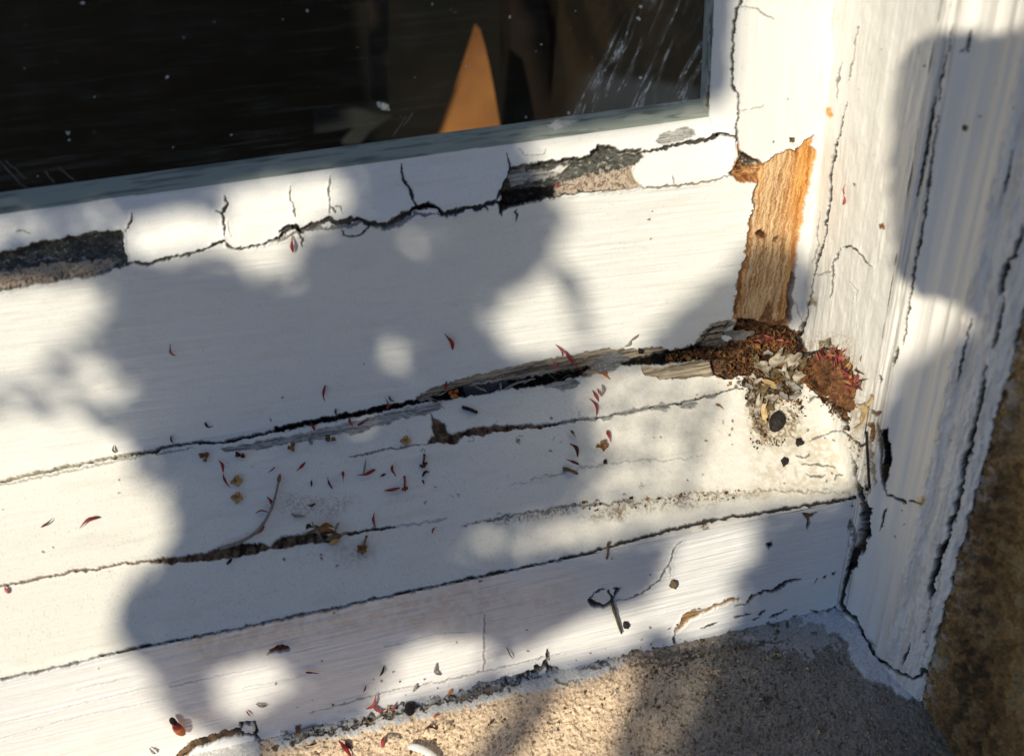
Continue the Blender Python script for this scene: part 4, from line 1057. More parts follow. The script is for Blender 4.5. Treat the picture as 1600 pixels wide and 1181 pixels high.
M_LEAF = plain_mat('leaf_green', (.10, .17, .03), (.05, .10, .02), .5, 60, .2, .0005)
far = ([], [])
tg = (opn < .3).astype(float)
cov = fill(tg, far, (1.0, 1.45), [(.070, 2500, .35), (.045, 5000, .35), (.028, 9000, .30), (.016, 16000, .30), (.009, 26000, .30), (.007, 14000, .25)], tol=.015)
halfm = ((opn >= .3) & (opn < .8)).astype(float)
lv = opn.copy()
c2_ = np.zeros(opn.shape); todo = np.argwhere(halfm > .5)
for _ in range(22000):
    ca, cb = todo[LR.integers(len(todo))]
    L = LR.uniform(.0045, .0075); W = L * .55; an = LR.uniform(0, 6.28); fa, fb = fp(ca, cb, L, W, an)
    ok_ = (fa >= 0) & (fa < NA) & (fb >= 0) & (fb < NB); fa, fb = fa[ok_], fb[ok_]
    a0, a1, b0, b1 = max(ca - 5, 0), ca + 6, max(cb - 5, 0), cb + 6
    if c2_[a0:a1, b0:b1].mean() < (1 - lv[ca, cb]) * .95 and (opn[fa, fb] > .9).mean() < .1 and (c2_[fa, fb] > 0).mean() < .3:
        c2_[fa, fb] = 1; leaf_at(far, A0 + (ca + .5) * CELL, B0 + (cb + .5) * CELL, LR.uniform(1.0, 1.3), L, W, an, LR)
near = ([], [])
ntg = nmap.astype(float)
covn = fill(ntg, near, (.47, .50), [(.034, 2500, .35), (.020, 5000, .3), (.011, 9000, .28), (.006, 16000, .28), (.004, 12000, .34)], tol=.012)
print('leaves', len(far[0]) // 18, len(near[0]) // 18, 'cover', (cov[tg > .5] > 0).mean(), (covn[ntg > .5] > 0).mean())


def tube(pts, rads, seg_=8):
    V_, F_ = [], []; pts = [np.array(p, float) for p in pts]
    for i, p_ in enumerate(pts):
        d = pts[min(i + 1, len(pts) - 1)] - pts[max(i - 1, 0)]; d /= np.linalg.norm(d) + 1e-12
        e = np.cross(d, [0, 0, 1.0] if abs(d[2]) < .9 else [1.0, 0, 0]); e /= np.linalg.norm(e); f = np.cross(d, e)
        for k_ in range(seg_):
            a = 2 * math.pi * k_ / seg_; V_.append(p_ + (e * math.cos(a) + f * math.sin(a)) * rads[i])
    for i in range(len(pts) - 1):
        for k_ in range(seg_):
            F_.append((i * seg_ + k_, i * seg_ + (k_ + 1) % seg_, (i + 1) * seg_ + (k_ + 1) % seg_, (i + 1) * seg_ + k_))
    F_.append(tuple(range(seg_))[::-1]); F_.append(tuple((len(pts) - 1) * seg_ + k_ for k_ in range(seg_)))
    return V_, F_


def joined(parts):
    V_, F_ = [], []
    for a, b_ in parts:
        o_ = len(V_); V_ += list(a); F_ += [tuple(i + o_ for i in f_) for f_ in b_]
    return V_, F_


M_BARK = plain_mat('bark', (.16, .11, .07), (.06, .045, .03), .9, 60, .8, .003)
tree = empty('tree', 'leafy garden tree outside the photo frame whose leaves shade the window', 'tree', (-1.3, -1.5, -1.0))
link('crown', raw_mesh('crown', *far), M_LEAF, tree)
link('leaf_spray', raw_mesh('leaf_spray', *near), M_LEAF, tree)
br = []
hub = SUN * 1.6 + ax_a * -.55
br.append(tube([(-1.3, -1.5, -1.0), (-1.32, -1.46, -.4), (-1.28, -1.4, .3), tuple(hub)], [.05, .042, .034, .02], 12))
link('trunk', raw_mesh('trunk', *joined(br)), M_BARK, tree)

# ------------------------------------------------------------------ fallen petals, husks, seeds and chips
PX = 0.00025          # about one photo pixel on the joinery
DR = np.random.default_rng(21)
M_RED = plain_mat('dried_red_petal', (.36, .035, .035), (.11, .015, .015), .6, 260, .5, .0002, .3)
M_PINK = plain_mat('faded_pink_petal', (.48, .12, .11), (.24, .04, .045), .6, 260, .5, .0002, .3)
M_MAROON = plain_mat('withered_maroon_petal', (.09, .018, .016), (.035, .01, .01), .6, 500, .5, .0002, .3)
M_BROWN = plain_mat('brown_dry_husk', (.30, .15, .045), (.12, .05, .018), .65, 500, .7, .0003, .25)
M_TAN = plain_mat('tan_dry_husk', (.52, .33, .13), (.30, .17, .06), .65, 400, .5, .0003, .25)
M_OLIVE = plain_mat('olive_dry_leaf', (.16, .12, .06), (.08, .06, .03), .7, 400, .5, .0003, .2)
M_GREY = plain_mat('grey_fibre', (.30, .28, .25), (.16, .15, .13), .8, 700, .5, .0003, .2)
M_BLACK = plain_mat('black_seed', (.035, .028, .024), (.012, .010, .009), .7, 900, 1.0, .0008, .25)
M_FLAKE = plain_mat('curled_paint_flake', (.46, .40, .31), (.15, .12, .085), .7, 420, .9, .0003, .3)
M_WHITE = plain_mat('white_paint_flake', (.80, .78, .74), (.70, .67, .62), .5, 300, .3, .0002, .3)
M_CREAM = plain_mat('yellowed_paint_flake', (.62, .47, .25), (.40, .27, .12), .6, 250, .5, .0004, .3)
M_ORANGE = plain_mat('orange_bud', (.62, .20, .05), (.35, .08, .02), .5, 400, .5, .0003, .3)
MATS = dict(r=M_RED, p=M_PINK, m=M_MAROON, b=M_BROWN, t=M_TAN, o=M_OLIVE, g=M_GREY, k=M_BLACK, f=M_FLAKE, w=M_WHITE, c=M_CREAM, O=M_ORANGE)


def path3(pix, lift=.0004, arch=.0008, n_=9):
    """points lying on the joinery along a pixel path, arched a little off it"""
    p_ = np.array(pix, float); L = np.r_[0, np.cumsum(np.hypot(*np.diff(p_, axis=0).T))]; L /= L[-1]
    t_ = np.linspace(0, 1, n_); out = []
    for i, x in enumerate(t_):
        a, nn, _k = hit(np.interp(x, L, p_[:, 0]), np.interp(x, L, p_[:, 1]))
        out.append(a + nn * (lift + arch * math.sin(math.pi * x)))
    nn0 = hit(*p_[len(p_) // 2])[1]
    for _ in range(2):
        o_ = [out[0]] + [(out[i - 1] + 2 * out[i] + out[i + 1]) / 4 for i in range(1, len(out) - 1)] + [out[-1]]; out = o_
    return out, nn0


def blade(pts, nn, width, prof=None, flat=.28, twist=.5, seg_=8):
    """tapering, flattened, slightly twisted sliver"""
    n_ = len(pts); V_, F_ = [], []
    prof = prof or [.12, .45, .75, .95, 1.0, .85, .6, .35, .08]
    pr = np.interp(np.linspace(0, 1, n_), np.linspace(0, 1, len(prof)), prof); tw0 = DR.uniform(-twist, twist)
    for i, p_ in enumerate(pts):
        d = pts[min(i + 1, n_ - 1)] - pts[max(i - 1, 0)]; d = d / (np.linalg.norm(d) + 1e-12)
        e = np.cross(d, nn); e /= np.linalg.norm(e) + 1e-12; f = np.cross(e, d)
        a0 = tw0 + twist * 1.6 * (i / (n_ - 1) - .5)
        for k_ in range(seg_):
            a = 2 * math.pi * k_ / seg_; x, y = math.cos(a) * width * .5 * pr[i], math.sin(a) * width * .5 * pr[i] * flat
            y += abs(math.cos(a)) * width * .10 * pr[i]
            V_.append(p_ + e * (x * math.cos(a0) - y * math.sin(a0)) + f * (x * math.sin(a0) + y * math.cos(a0)))
    for i in range(n_ - 1):
        for k_ in range(seg_):
            F_.append((i * seg_ + k_, i * seg_ + (k_ + 1) % seg_, (i + 1) * seg_ + (k_ + 1) % seg_, (i + 1) * seg_ + k_))
    F_.append(tuple(range(seg_))[::-1]); F_.append(tuple((n_ - 1) * seg_ + k_ for k_ in range(seg_)))
    return V_, F_


def obj(name, VF, mat, label=None, cat=None, group=None, parent=None, kind=None):
    V_, F_ = VF; V_ = np.array(V_); c_ = V_.mean(0) if parent is None else np.array(parent.location)
    o_ = bpy.data.objects.new(name, raw_mesh(name, V_ - c_, F_)); sc.collection.objects.link(o_)
    o_.data.materials.append(mat); o_.data.shade_smooth()
    if parent is None:
        o_.location = c_
    else:
        o_.parent = parent
    return tag(o_, label, cat, group, kind)


def bend(u1, v1, u2, v2, b):
    mx_, my_ = (u1 + u2) / 2, (v1 + v2) / 2; dx, dy = u2 - u1, v2 - v1; L = math.hypot(dx, dy)
    return [(u1, v1), (mx_ - dy / L * b * L, my_ + dx / L * b * L), (u2, v2)]


PET = [  # u1 v1 u2 v2 width(px) bend material label
    (266, 537, 275, 555, 4, .15, 'p', 'small pink petal sliver alone high on the left of the sash rail'),
    (320, 659, 334, 664, 4, .2, 'm', 'tiny maroon petal just above the seam, left of the rail middle'),
    (267, 680, 272, 691, 5, .1, 'm', 'dark stubby petal touching the seam above the three-lobed brown husk'),
    (178, 694, 181, 706, 4, .15, 'o', 'tiny brown sliver just above the seam at far left'),
    (342, 720, 349, 739, 5, -.15, 'r', 'short red petal upper of two beside the pair of brown husks'),
    (349, 740, 359, 762, 5, .06, 'r', 'short red petal lower of two beside the pair of brown husks'),
    (65, 824, 84, 809, 4, .1, 'm', 'small brownish petal farthest left on the sunlit sill'),
    (125, 826, 156, 809, 6.5, -.08, 'r', 'long red petal lying alone in the sun at the left of the sill'),
    (508, 601, 508, 627, 6, .1, 'r', 'upright red petal on the shaded rail above the grey bared strip'),
    (694, 520, 707, 545, 8, -.12, 'r', 'large red petal on the rail, between two round spots of sun'),
    (600, 618, 605, 641, 6, -.15, 'r', 'red petal hanging over the dark seam left of the open gap'),
    (607, 618, 616, 626, 4, .1, 'm', 'tiny black-brown sliver beside the red petal hanging over the seam'),
    (524, 638, 530, 650, 4.5, .15, 'o', 'small brown sliver on the rail just above the seam'),
    (546, 652, 552, 668, 6, .1, 'r', 'small crimson petal upright on the grey bared strip under the seam'),
    (559, 665, 573, 655, 5, .1, 'm', 'small dull maroon petal lying flat on the grey bared strip'),
    (486, 660, 492, 673, 5, .0, 'r', 'stubby crimson petal at the left part of the grey bared strip'),
    (418, 739, 430, 730, 4, .1, 'r', 'thin short red petal just above the tip of the long curved stalk'),
    (464, 736, 478, 722, 5.5, .08, 'r', 'tapered red petal on the sill between the curved stalk and the seam'),
    (487, 750, 487, 761, 4, .0, 'm', 'very short dark petal right of the curved stalk'),
    (512, 745, 520, 765, 4.5, .06, 'm', 'thin maroon sliver slanting down on the shaded sill'),
    (536, 737, 537, 756, 5, .0, 'r', 'upright dull red petal next to the slanting maroon sliver'),
    (557, 743, 586, 734, 6, .12, 'r', 'long curved red petal left of the dark two-part husk'),
    (593, 746, 603, 741, 4.5, .0, 'm', 'stubby dark petal under the long curved red one'),
    (613, 727, 619, 745, 5.5, .12, 'r', 'short upright red petal above the red flower base'),
    (599, 767, 625, 763, 6.5, .08, 'r', 'red petal lying against the left of the red flower base'),
    (479, 788, 493, 787, 5, .22, 'm', 'dark curled petal above the ragged end of the brown split'),
    (418, 777, 426, 798, 7, -.12, 'r', 'red petal upper of the two that cling to the curved stalk'),
    (399, 803, 420, 801, 6, -.1, 'r', 'red petal pointing left from the curved stalk'),
    (399, 836, 413, 822, 6, .15, 'p', 'crimson petal under the middle of the curved stalk'),
    (585, 801, 587, 826, 4.5, .08, 'r', 'thin orange-red petal standing across the bluish seam'),
    (682, 823, 675, 834, 4, .1, 'r', 'tiny red petal right of the bluish seam in the middle of the sill'),
    (697, 594, 695, 609, 6, .0, 'r', 'small red petal at the left end of the grey weathered wood'),
    (660, 750, 663, 758, 4, .0, 'm', 'tiny maroon sliver under the dark two-part husk'),
    (867, 537, 878, 557, 6, -.15, 'p', 'pink petal left of the pair leaning on the weathered wood'),
    (882, 547, 911, 579, 7, .05, 'r', 'longest red petal leaning down over the open dark gap'),
    (864, 564, 876, 578, 6, .05, 'p', 'faded pink petal on the weathered wood just above the gap'),
    (925, 610, 935, 628, 5, .05, 'r', 'red petal above the twin petals near the sill crack'),
    (921, 624, 932, 651, 6.5, -.12, 'r', 'longer red petal of the twins standing on the sill crack'),
    (933, 608, 939, 620, 4.5, .05, 'p', 'small pink petal between the twins and the pale curl'),
    (948, 673, 954, 691, 6, .05, 'r', 'red petal standing right above the tan folded husk'),
    (890, 694, 902, 715, 8, -.15, 'm', 'plump dark red petal left of the tan folded husk'),
    (884, 718, 904, 726, 5.5, .05, 'm', 'dark flat sliver under the plump dark red petal'),
    (892, 673, 901, 686, 6, .05, 'o', 'small dark brown leaf scrap above the plump dark red petal'),
    (942, 582, 954, 595, 8, .1, 'O', 'orange-red scrap at the right end of the open gap'),
    (1118, 632, 1130, 640, 5, .0, 'b', 'small brown scrap right of the grey chipped crack'),
    (572, 1105, 588, 1079, 9, .1, 'p', 'pink petal standing up at the foot of the front board'),
    (583, 1099, 602, 1105, 8, .1, 'p', 'pink petal lying at the foot of the front board, left half of a pair'),
    (600, 1105, 620, 1094, 6, .15, 'p', 'pink petal lying at the foot of the front board, right half of a pair'),
    (478, 1048, 499, 1050, 6, -.15, 'r', 'crimson petal flat on the shaded front board'),
    (791, 1009, 801, 1027, 4.5, .0, 'm', 'thin dark red petal on the right of the front board'),
    (598, 1168, 610, 1147, 6, -.15, 'r', 'curved red petal lying on the sandy ledge'),
    (530, 1158, 550, 1185, 10, .0, 'r', 'bright red petal at the lower edge of the sandy ledge'),
    (540, 1157, 549, 1170, 7, .1, 'm', 'dark maroon petal leaning on the bright red one on the ledge'),
    (567, 1080, 572, 1068, 3.5, .0, 'm', 'thin dark sliver on the front board above the standing pink petal'),
    (385, 1108, 393, 1117, 4, .0, 'r', 'tiny red petal in the sun spot of the front board'),
    (7, 915, 15, 927, 5, .0, 'p', 'small pinkish petal at the left edge under the brown seam'),
    (457, 369, 458, 394, 6, .05, 'r', 'red petal hanging from the crack under the putty'),
    (1323, 287, 1321, 303, 4, .0, 'p', 'pink petal stuck high on the jamb, upper of two'),
    (1320, 303, 1319, 320, 6, -.25, 'p', 'pink petal stuck high on the jamb, lower of two'),
    (478, 1165, 495, 1162, 5, .1, 'm', 'dull maroon petal on the ledge under the ragged joint'),
    (683, 1141, 664, 1140, 6, .1, 'm', 'dark dry petal beside the white stick on the ledge'),
    (697, 1085, 706, 1074, 7, .0, 'O', 'orange scrap caught in the joint above the ledge'),
    (690, 1118, 678, 1122, 6, .1, 'O', 'orange scrap next to the black pebble on the ledge'),
]
PROFS = [[.1, .3, .5, .7, .9, 1.0, .95, .7, .3], [.25, .35, .5, .8, 1, .9, .7, .5, .1], [.1, .2, .35, .5, .8, 1.0, .9, .8, .5], [.5, .8, 1, .85, .6, .5, .35, .2, .08], [.3, .8, 1, .9, .8, .7, .4, .3, .2]]
for (u1, v1, u2, v2, wd_, b_, mk, lb) in PET:
    b_ *= 1.5
    big = math.hypot(u2 - u1, v2 - v1)
    pts, nn = path3(bend(u1, v1, u2, v2, b_), .0002 + wd_ * PX * .22, .0012 if big > 18 else .0006)
    obj('petal', blade(pts, nn, wd_ * PX * DR.uniform(.78, .98), PROFS[DR.integers(len(PROFS))], DR.uniform(.2, .6), DR.uniform(.3, 1.1)), MATS[mk], lb, 'petal', 'fallen petals and slivers')


def husk(name, u, v, r, lobes, mat, label, stem=None, cat='flower husk', group='dry flower husks'):
    """a dry flower base: open pointed lobes round a hollow centre, with a bit of stalk"""
    c0, nn, _k = hit(u, v); parts = []
    for a in lobes:
        p1, _, _ = hit(u + r * math.cos(a) * .15, v + r * math.sin(a) * .15); p2, _, _ = hit(u + r * math.cos(a), v + r * math.sin(a))
        pts = [p1 + (p2 - p1) * t_ + nn * (.0003 + .0010 * math.sin(t_ * 2.6)) for t_ in np.linspace(0, 1, 7)]
        parts.append(blade(pts, nn, r * PX * .95, [.5, .9, 1.0, .85, .55, .1], .22, .6))
    if stem:
        pts, _ = path3([(u, v), (u + stem[0] * .5 + 1, v + stem[1] * .5), (u + stem[0], v + stem[1])], .0008, .0006, 6)
        parts.append(tube(pts, [.0004] * 5 + [.00055], 6))
    return obj(name, joined(parts), mat, label, cat, group)


husk('husk', 320, 714, 9, (-.5, -2.9, 1.3), M_BROWN, 'brown three-lobed husk under the seam, upper left of the pair')
husk('husk', 370, 752, 10, (.1, -1.4, 2.6, 1.2), M_TAN, 'tan star-shaped husk, upper one of the pair')
husk('husk', 371, 778, 10, (.3, -1.2, 3.0, 1.5), M_TAN, 'tan star-shaped husk, lower one of the pair')
husk('husk', 634, 690, 9, (.2, -1.5, 3.0, 1.6), M_TAN, 'tan folded husk left of the broad brown split wood')
husk('husk', 566, 858, 9, (.6, 2.4, 3.6, -.4, 1.5), M_BROWN, 'brown star husk with an upright stalk below the bluish seam', (7, -20))
husk('husk', 457, 699, 8, (1.3, -1.2, 2.6), M_BROWN, 'small brown forked husk right of the grey bared strip')
husk('husk', 940, 697, 10, (.2, -1.2, 2.9, 1.3), M_BROWN, 'brown folded husk at the right of the sill between dark petals')
husk('husk', 632, 763, 6, (.3, 2.2, 1.2), M_RED, 'red flower base with a short upright stalk on the shaded sill', (0, -18))
husk('husk', 661, 727, 6, (1.8, 2.6, .9), M_MAROON, 'dark maroon husk with a thick curved stalk in mid sill', (2, -16))
husk('husk', 665, 722, 6, (1.3, 1.9), M_MAROON, 'dark maroon half husk leaning on the one with the thick stalk')
husk('husk', 949, 852, 6, (-1.2, -1.0), M_BROWN, 'brown wilted husk hanging over the front edge of the sill', (-2, 18))
husk('husk', 376, 712, 8, (.5, 2.9, .2), M_MAROON, 'reddish dark husk on the left end of the grey bared strip', (-6, -4))
husk('husk', 517, 687, 9, (.2, 3.0, -2.6), M_OLIVE, 'curled brown leaf scrap on the edge of the grey bared strip')
husk('husk', 1383, 353, 5, (-1.2, .8, 2.4, 3.6), M_BROWN, 'tiny brown star husk stuck on the jamb')
husk('husk', 1512, 199, 5, (-.4, .9, 2.4, 3.9, -1.6), M_OLIVE, 'tiny dark star-shaped speck in the upper shade on the moulding')
husk('husk', 1235, 217, 5, (-.8, .8, 2.4, -2.4), M_OLIVE, 'tiny grey-brown star husk just above the bared orange wood')
husk('husk', 708, 612, 9, (-.7, .8, 1.9, 3.4), M_ORANGE, 'orange frayed husk wedged in the left end of the gap')
husk('husk', 765, 1131, 5, (0, 2), M_OLIVE, 'dark scrap in the shade streak of the ledge')

# the long stalk
pts, nn = path3([(345, 858), (375, 850), (400, 838), (420, 812), (431, 782), (438, 744)], .0012, .001, 14)
o_ = obj('stalk', tube(pts, list(np.linspace(.0007, .0004, 14)), 8), M_GREY, 'long curved grey stalk rising from the brown split on the sill', 'stalk')
pts, nn = path3([(436, 756), (439, 741)], .0014, .0002, 6); obj('bud', blade(pts, nn, .0016, [.3, .9, 1, .9, .6, .1], .7), M_BROWN, parent=o_)
# twig at the nail hole
pts, nn = path3([(954, 935), (958, 950), (963, 968), (970, 986)], .0010, .0008, 8)
obj('twig', tube(pts, [.0007, .0006, .0008, .0005, .0005, .0005, .0005, .0004], 8), M_OLIVE, 'short grey-brown twig hanging from the old nail hole in the front board', 'twig')
pts, nn = path3([(722, 637), (746, 646)], .0008, .0002, 5); obj('twig', blade(pts, nn, .0015, [.8, 1, 1, 1, .8], .8), M_BLACK, 'short straight black stick right of the broad brown split', 'twig')
pts, nn = path3([(879, 734), (888, 734), (894, 739), (903, 741)], .0006, .0005, 8); obj('dry_leaf', blade(pts, nn, .0018, [.9, 1, .7, .6, .9, 1, .6]), M_OLIVE, 'olive bow-tie shaped dry leaf below the dark flat sliver', 'dry leaf')
pts, nn = path3([(639, 1168), (655, 1172), (672, 1180), (684, 1190)], .0014, .0008, 8); obj('wood_splinter', blade(pts, nn, .0028, [.7, 1, 1, 1, 1, .9], .5, .2), M_WHITE, 'white peeled splinter lying on the sandy ledge at the lower frame edge', 'splinter')
for q_, lb in (([(689, 1052), (678, 1046), (682, 1034)], 'grey curved worm-like scrap in the sun on the front board, upper of two'), ([(645, 1078), (648, 1071), (651, 1066)], 'grey curved scrap just above the ledge joint, lower of two'), ([(400, 1097), (408, 1098), (417, 1100)], 'thin grey scrap beside the sun spot of the front board'), ([(593, 1054), (597, 1045), (600, 1038)], 'thin dark grey scrap in the shade of the front board'), ([(234, 1166), (240, 1170), (244, 1175)], 'small grey curl near the bottom left crack'), ([(568, 742), (571, 729), (572, 717)], 'pale grey thread standing on the sill'), ([(455, 803), (463, 808), (477, 807)], 'pale grey curl above the ragged end of the split'), ([(940, 602), (943, 610), (939, 620)], 'pale grey curl right of the twin red petals'), ([(355, 882), (360, 878), (363, 873)], 'dark tiny twig below the brown split'), ([(660, 745), (665, 738), (671, 738)], 'thin dark scrap under the maroon husks'), ([(983, 533), (988, 526), (997, 522)], 'grey brown curl on the rail above the weathered wood'), ([(976, 540), (981, 536), (985, 531)], 'tiny grey crumb under the curl on the rail'), ([(468, 1146), (472, 1136), (492, 1128), (506, 1134)], 'thin wiry arching fibre over the joint to the ledge'), ([(605, 1148), (615, 1152), (628, 1155)], 'fine wiry fibre on the ledge beside the curved petal')):
    pts, nn = path3(q_, .0005, .0008, 9)
    dk = 'dark' in lb; obj('fibre', blade(pts, nn, .0008 if 'thread' in lb or 'wiry' in lb else .0012, [.4, .8, 1, 1, .7, .3], .5), M_BLACK if dk else M_GREY, lb, 'fibre', 'loose fibres and curls')

# the bud that has fallen on the front board
pts, nn = path3([(270, 1116), (277, 1126), (288, 1141)], .0016, .0008, 9)
o_ = obj('flower_bud', blade(pts, nn, .0036, [.3, .5, .7, .9, 1, 1, .9, .7, .4], .7, .2), M_ORANGE, 'orange and red bud with a black tip at the lower left of the front board', 'flower bud')
pts, nn = path3([(268, 1114), (275, 1122)], .0020, .0004, 6); obj('bud_tip', blade(pts, nn, .0024, [.5, .9, 1, 1, .8, .4], .8, .1), M_BLACK, parent=o_)
pts, nn = path3([(276, 1120), (281, 1128)], .0030, .0004, 6); obj('petal_wrap', blade(pts, nn, .0030, [.6, 1, 1, .8, .4], .6, .1), M_RED, parent=o_)


def lump(name, u, v, ru, rv, hgt, mat, label, cat, ang=0.0, rough_=.25, dz=0.0, group=None, seed=None):
    c0, nn, _k = hit(u, v); e1 = hit(u + math.cos(ang) * ru, v + math.sin(ang) * ru)[0] - c0; e2 = hit(u - math.sin(ang) * rv, v + math.cos(ang) * rv)[0] - c0
    V_, F_ = [], []; n1, n2 = 9, 14; g_ = np.random.default_rng(seed or int(u * 7 + v)); ph = g_.uniform(0, 9, 6)
    for i in range(n1 + 1):
        th = math.pi * i / n1
        for j in range(n2):
            a = 2 * math.pi * j / n2
            k_ = 1 + rough_ * (math.sin(3 * a + ph[0] + 2 * th) * .5 + math.sin(5 * a + ph[1] - 3 * th) * .3 + math.sin(4 * th + ph[2] + a) * .4)
            V_.append(c0 + (e1 * math.cos(a) + e2 * math.sin(a)) * math.sin(th) * k_ + nn * (hgt * (math.cos(th) * k_ * .5 + .42) + dz))
    for i in range(n1):
        for j in range(n2):
            F_.append((i * n2 + j, i * n2 + (j + 1) % n2, (i + 1) * n2 + (j + 1) % n2, (i + 1) * n2 + j))
    return obj(name, (V_, F_), mat, label, cat, group)


lump('pebble', 1211, 662, 12, 17, .0055, M_BLACK, 'large black rounded seed lying on the sill below the heap of curled flakes', 'seed', .3, .09)
lump('seed', 1248, 692, 6, 6, .0020, M_BLACK, 'dark hooked seed case right of the large black seed', 'seed', .4, .35)
lump('seed', 1225, 722, 5, 7, .0020, M_BLACK, 'dark crumpled seed between the hooked seed case and the front edge', 'seed', .2, .45)
lump('seed', 641, 1111, 8, 9, .0045, M_BLACK, 'black round seed lodged in the joint above the ledge', 'seed', .2, .2)
lump('seed', 1051, 910, 6, 6, .0026, M_OLIVE, 'round brown seed stuck on the sunlit front board', 'seed', .2, .3)
lump('seed', 977, 974, 5, 4.5, .0022, M_BLACK, 'tiny black seed at the tip of the hanging twig', 'seed', .1, .2)
lump('seed', 945, 722, 3, 4, .0015, M_BLACK, 'tiny dark seed under the brown folded husk', 'seed', .1, .25)
lump('seed', 465, 1136, 4, 5, .002, M_BROWN, 'small brown seed at the end of the wiry arching fibre', 'seed', .1, .25)
lump('wood_crumb', 1181, 545, 5, 4, .003, M_BROWN, 'orange-brown crumb in the middle of the rot', 'wood crumb', .1, .3, .001)
lump('wood_crumb', 1000, 547, 4, 4, .002, M_BLACK, 'black crumb at the right end of the weathered wood', 'wood crumb', .1, .3)
lump('wood_crumb', 486, 692, 3, 3, .0015, M_GREY, 'grey crumb below the grey bared strip', 'wood crumb', .1, .3)


# curled flakes of old paint heaped in the corner
def flake(u, v, ru, rv, ang, mat, label, curl=1.0, tilt=(0, 0), dz=.001, group='flakes of paint heaped in the rotten corner', name='paint_flake', cat='paint flake'):
    c0, nn, _k = hit(u, v); e1 = hit(u + math.cos(ang) * 10, v + math.sin(ang) * 10)[0] - c0; e2 = hit(u - math.sin(ang) * 10, v + math.cos(ang) * 10)[0] - c0
    e1 *= ru / 10; e2 *= rv / 10; n_ = 10; g_ = np.random.default_rng(int(u * 13 + v * 7)); ph = g_.uniform(0, 9, 6)
    L1, L2 = np.linalg.norm(e1), np.linalg.norm(e2); top, bot = [], []
    for i in range(n_ + 1):
        for j in range(n_ + 1):
            x, y = i / n_ * 2 - 1, j / n_ * 2 - 1
            rr = math.hypot(x, y); aa = math.atan2(y, x); sq = max(abs(x), abs(y)) / (rr + 1e-9)
            kk = (.45 + .55 * sq) * (.88 + .16 * math.sin(3 * aa + ph[0]) + .12 * math.sin(5 * aa + ph[1]) + .08 * math.sin(8 * aa + ph[2])) if rr > 0 else 1
            X_, Y_ = x * kk, y * kk
            z = curl * (abs(Y_ + .25 * math.sin(3 * X_ + ph[4])) ** 2.2) * L2 * .8 + .15 * L1 * math.sin(2 * X_ + ph[3]) + tilt[0] * X_ * L1 + tilt[1] * Y_ * L2
            p_ = c0 + e1 * X_ + e2 * Y_ * (1 - .25 * curl * abs(Y_)) + nn * (dz + z)
            top.append(p_ + nn * .00015); bot.append(p_ - nn * .00015)
    m_ = n_ + 1; F_ = []
    for i in range(n_):
        for j in range(n_):
            q = (i * m_ + j, (i + 1) * m_ + j, (i + 1) * m_ + j + 1, i * m_ + j + 1); F_.append(q); F_.append(tuple(x + m_ * m_ for x in q[::-1]))
    bd = [i * m_ for i in range(m_)] + [n_ * m_ + j for j in range(1, m_)] + [i * m_ + n_ for i in range(n_ - 1, -1, -1)] + [j for j in range(n_ - 1, 0, -1)]
    for a, b_ in zip(bd, bd[1:] + bd[:1]):
        F_.append((a, a + m_ * m_, b_ + m_ * m_, b_))
    return obj(name, (top + bot, F_), mat, label, cat, group)


FLK = [(1190, 577, 16, 11, .4, 'f', 'flat tan flake at the left of the heap of curled flakes', .5), (1213, 566, 17, 13, -.5, 'f', 'broad curled flake at the top of the heap', .9), (1236, 570, 12, 15, .2, 'f', 'upright curled flake at the right of the heap', 1.1),
       (1222, 588, 15, 10, 1.0, 'f', 'rolled grey flake in the middle of the heap', 1.2), (1202, 603, 17, 7, .15, 'c', 'long tan flake across the bottom of the heap', .5), (1176, 596, 9, 9, .7, 'f', 'small curled flake at the lower left of the heap', .9),
       (1245, 590, 9, 10, -.6, 'f', 'small broken flake at the lower right of the heap', .8), (1238, 606, 11, 6, .5, 'g', 'thin grey flake below the heap', .8), (1182, 640, 5, 22, .12, 'f', 'narrow upright strip of flaking left of the large black seed', .6),
       (1192, 650, 5, 20, .0, 'c', 'second narrow tan strip between the first strip and the large black seed', .6), (1204, 625, 11, 9, .3, 'f', 'loose flake above the large black seed', .7), (1168, 606, 7, 5, .2, 'g', 'grey crumbly flake at the end of the sill crack', .8)]
for (u, v, a, b_, an, lb) in [(1178, 566, 9, 7, 1.1, 'small dark-edged curl at the upper left of the heap'), (1198, 555, 8, 6, .2, 'small curl at the very top of the heap, left'), (1226, 556, 9, 6, -.9, 'small curl at the very top of the heap, right'), (1250, 572, 6, 10, .5, 'narrow curl between the heap and the brown mound'), (1208, 585, 8, 9, -.3, 'folded scrap at the centre left of the heap'), (1232, 583, 7, 9, 1.4, 'folded scrap at the centre right of the heap'), (1216, 604, 9, 6, -.6, 'scrap under the rolled grey flake'), (1190, 612, 8, 7, .9, 'scrap under the long tan flake'), (1173, 622, 5, 9, .1, 'scrap at the top of the narrow upright strip'), (1222, 622, 9, 5, .5, 'thin scrap below the middle of the heap'), (1202, 640, 6, 8, -.2, 'scrap just above the large black seed, left'), (1240, 622, 8, 5, -.4, 'lowest right scrap of the heap')]:
    FLK.append((u, v, a, b_, an, 'fgo'[int(u) % 3], lb, 1.3))
for (u, v, a, b_, an, mk, lb, cu) in FLK:
    flake(u, v, a, b_, an, MATS[mk], lb, cu, (DR.uniform(-.3, .3), DR.uniform(-.3, .3)), .0012)
flake(1152, 521, 22, 11, -.25, M_GREY, 'pale grey slab of wood left of the rot at the foot of the bare wood', .15, (.1, -.3), .0012, None, 'wood_chip', 'wood chip')
flake(1362, 645, 8, 27, .12, M_CREAM, 'yellowed curled paint flake standing off the foot of the jamb', .9, (.2, .1), .003, None)
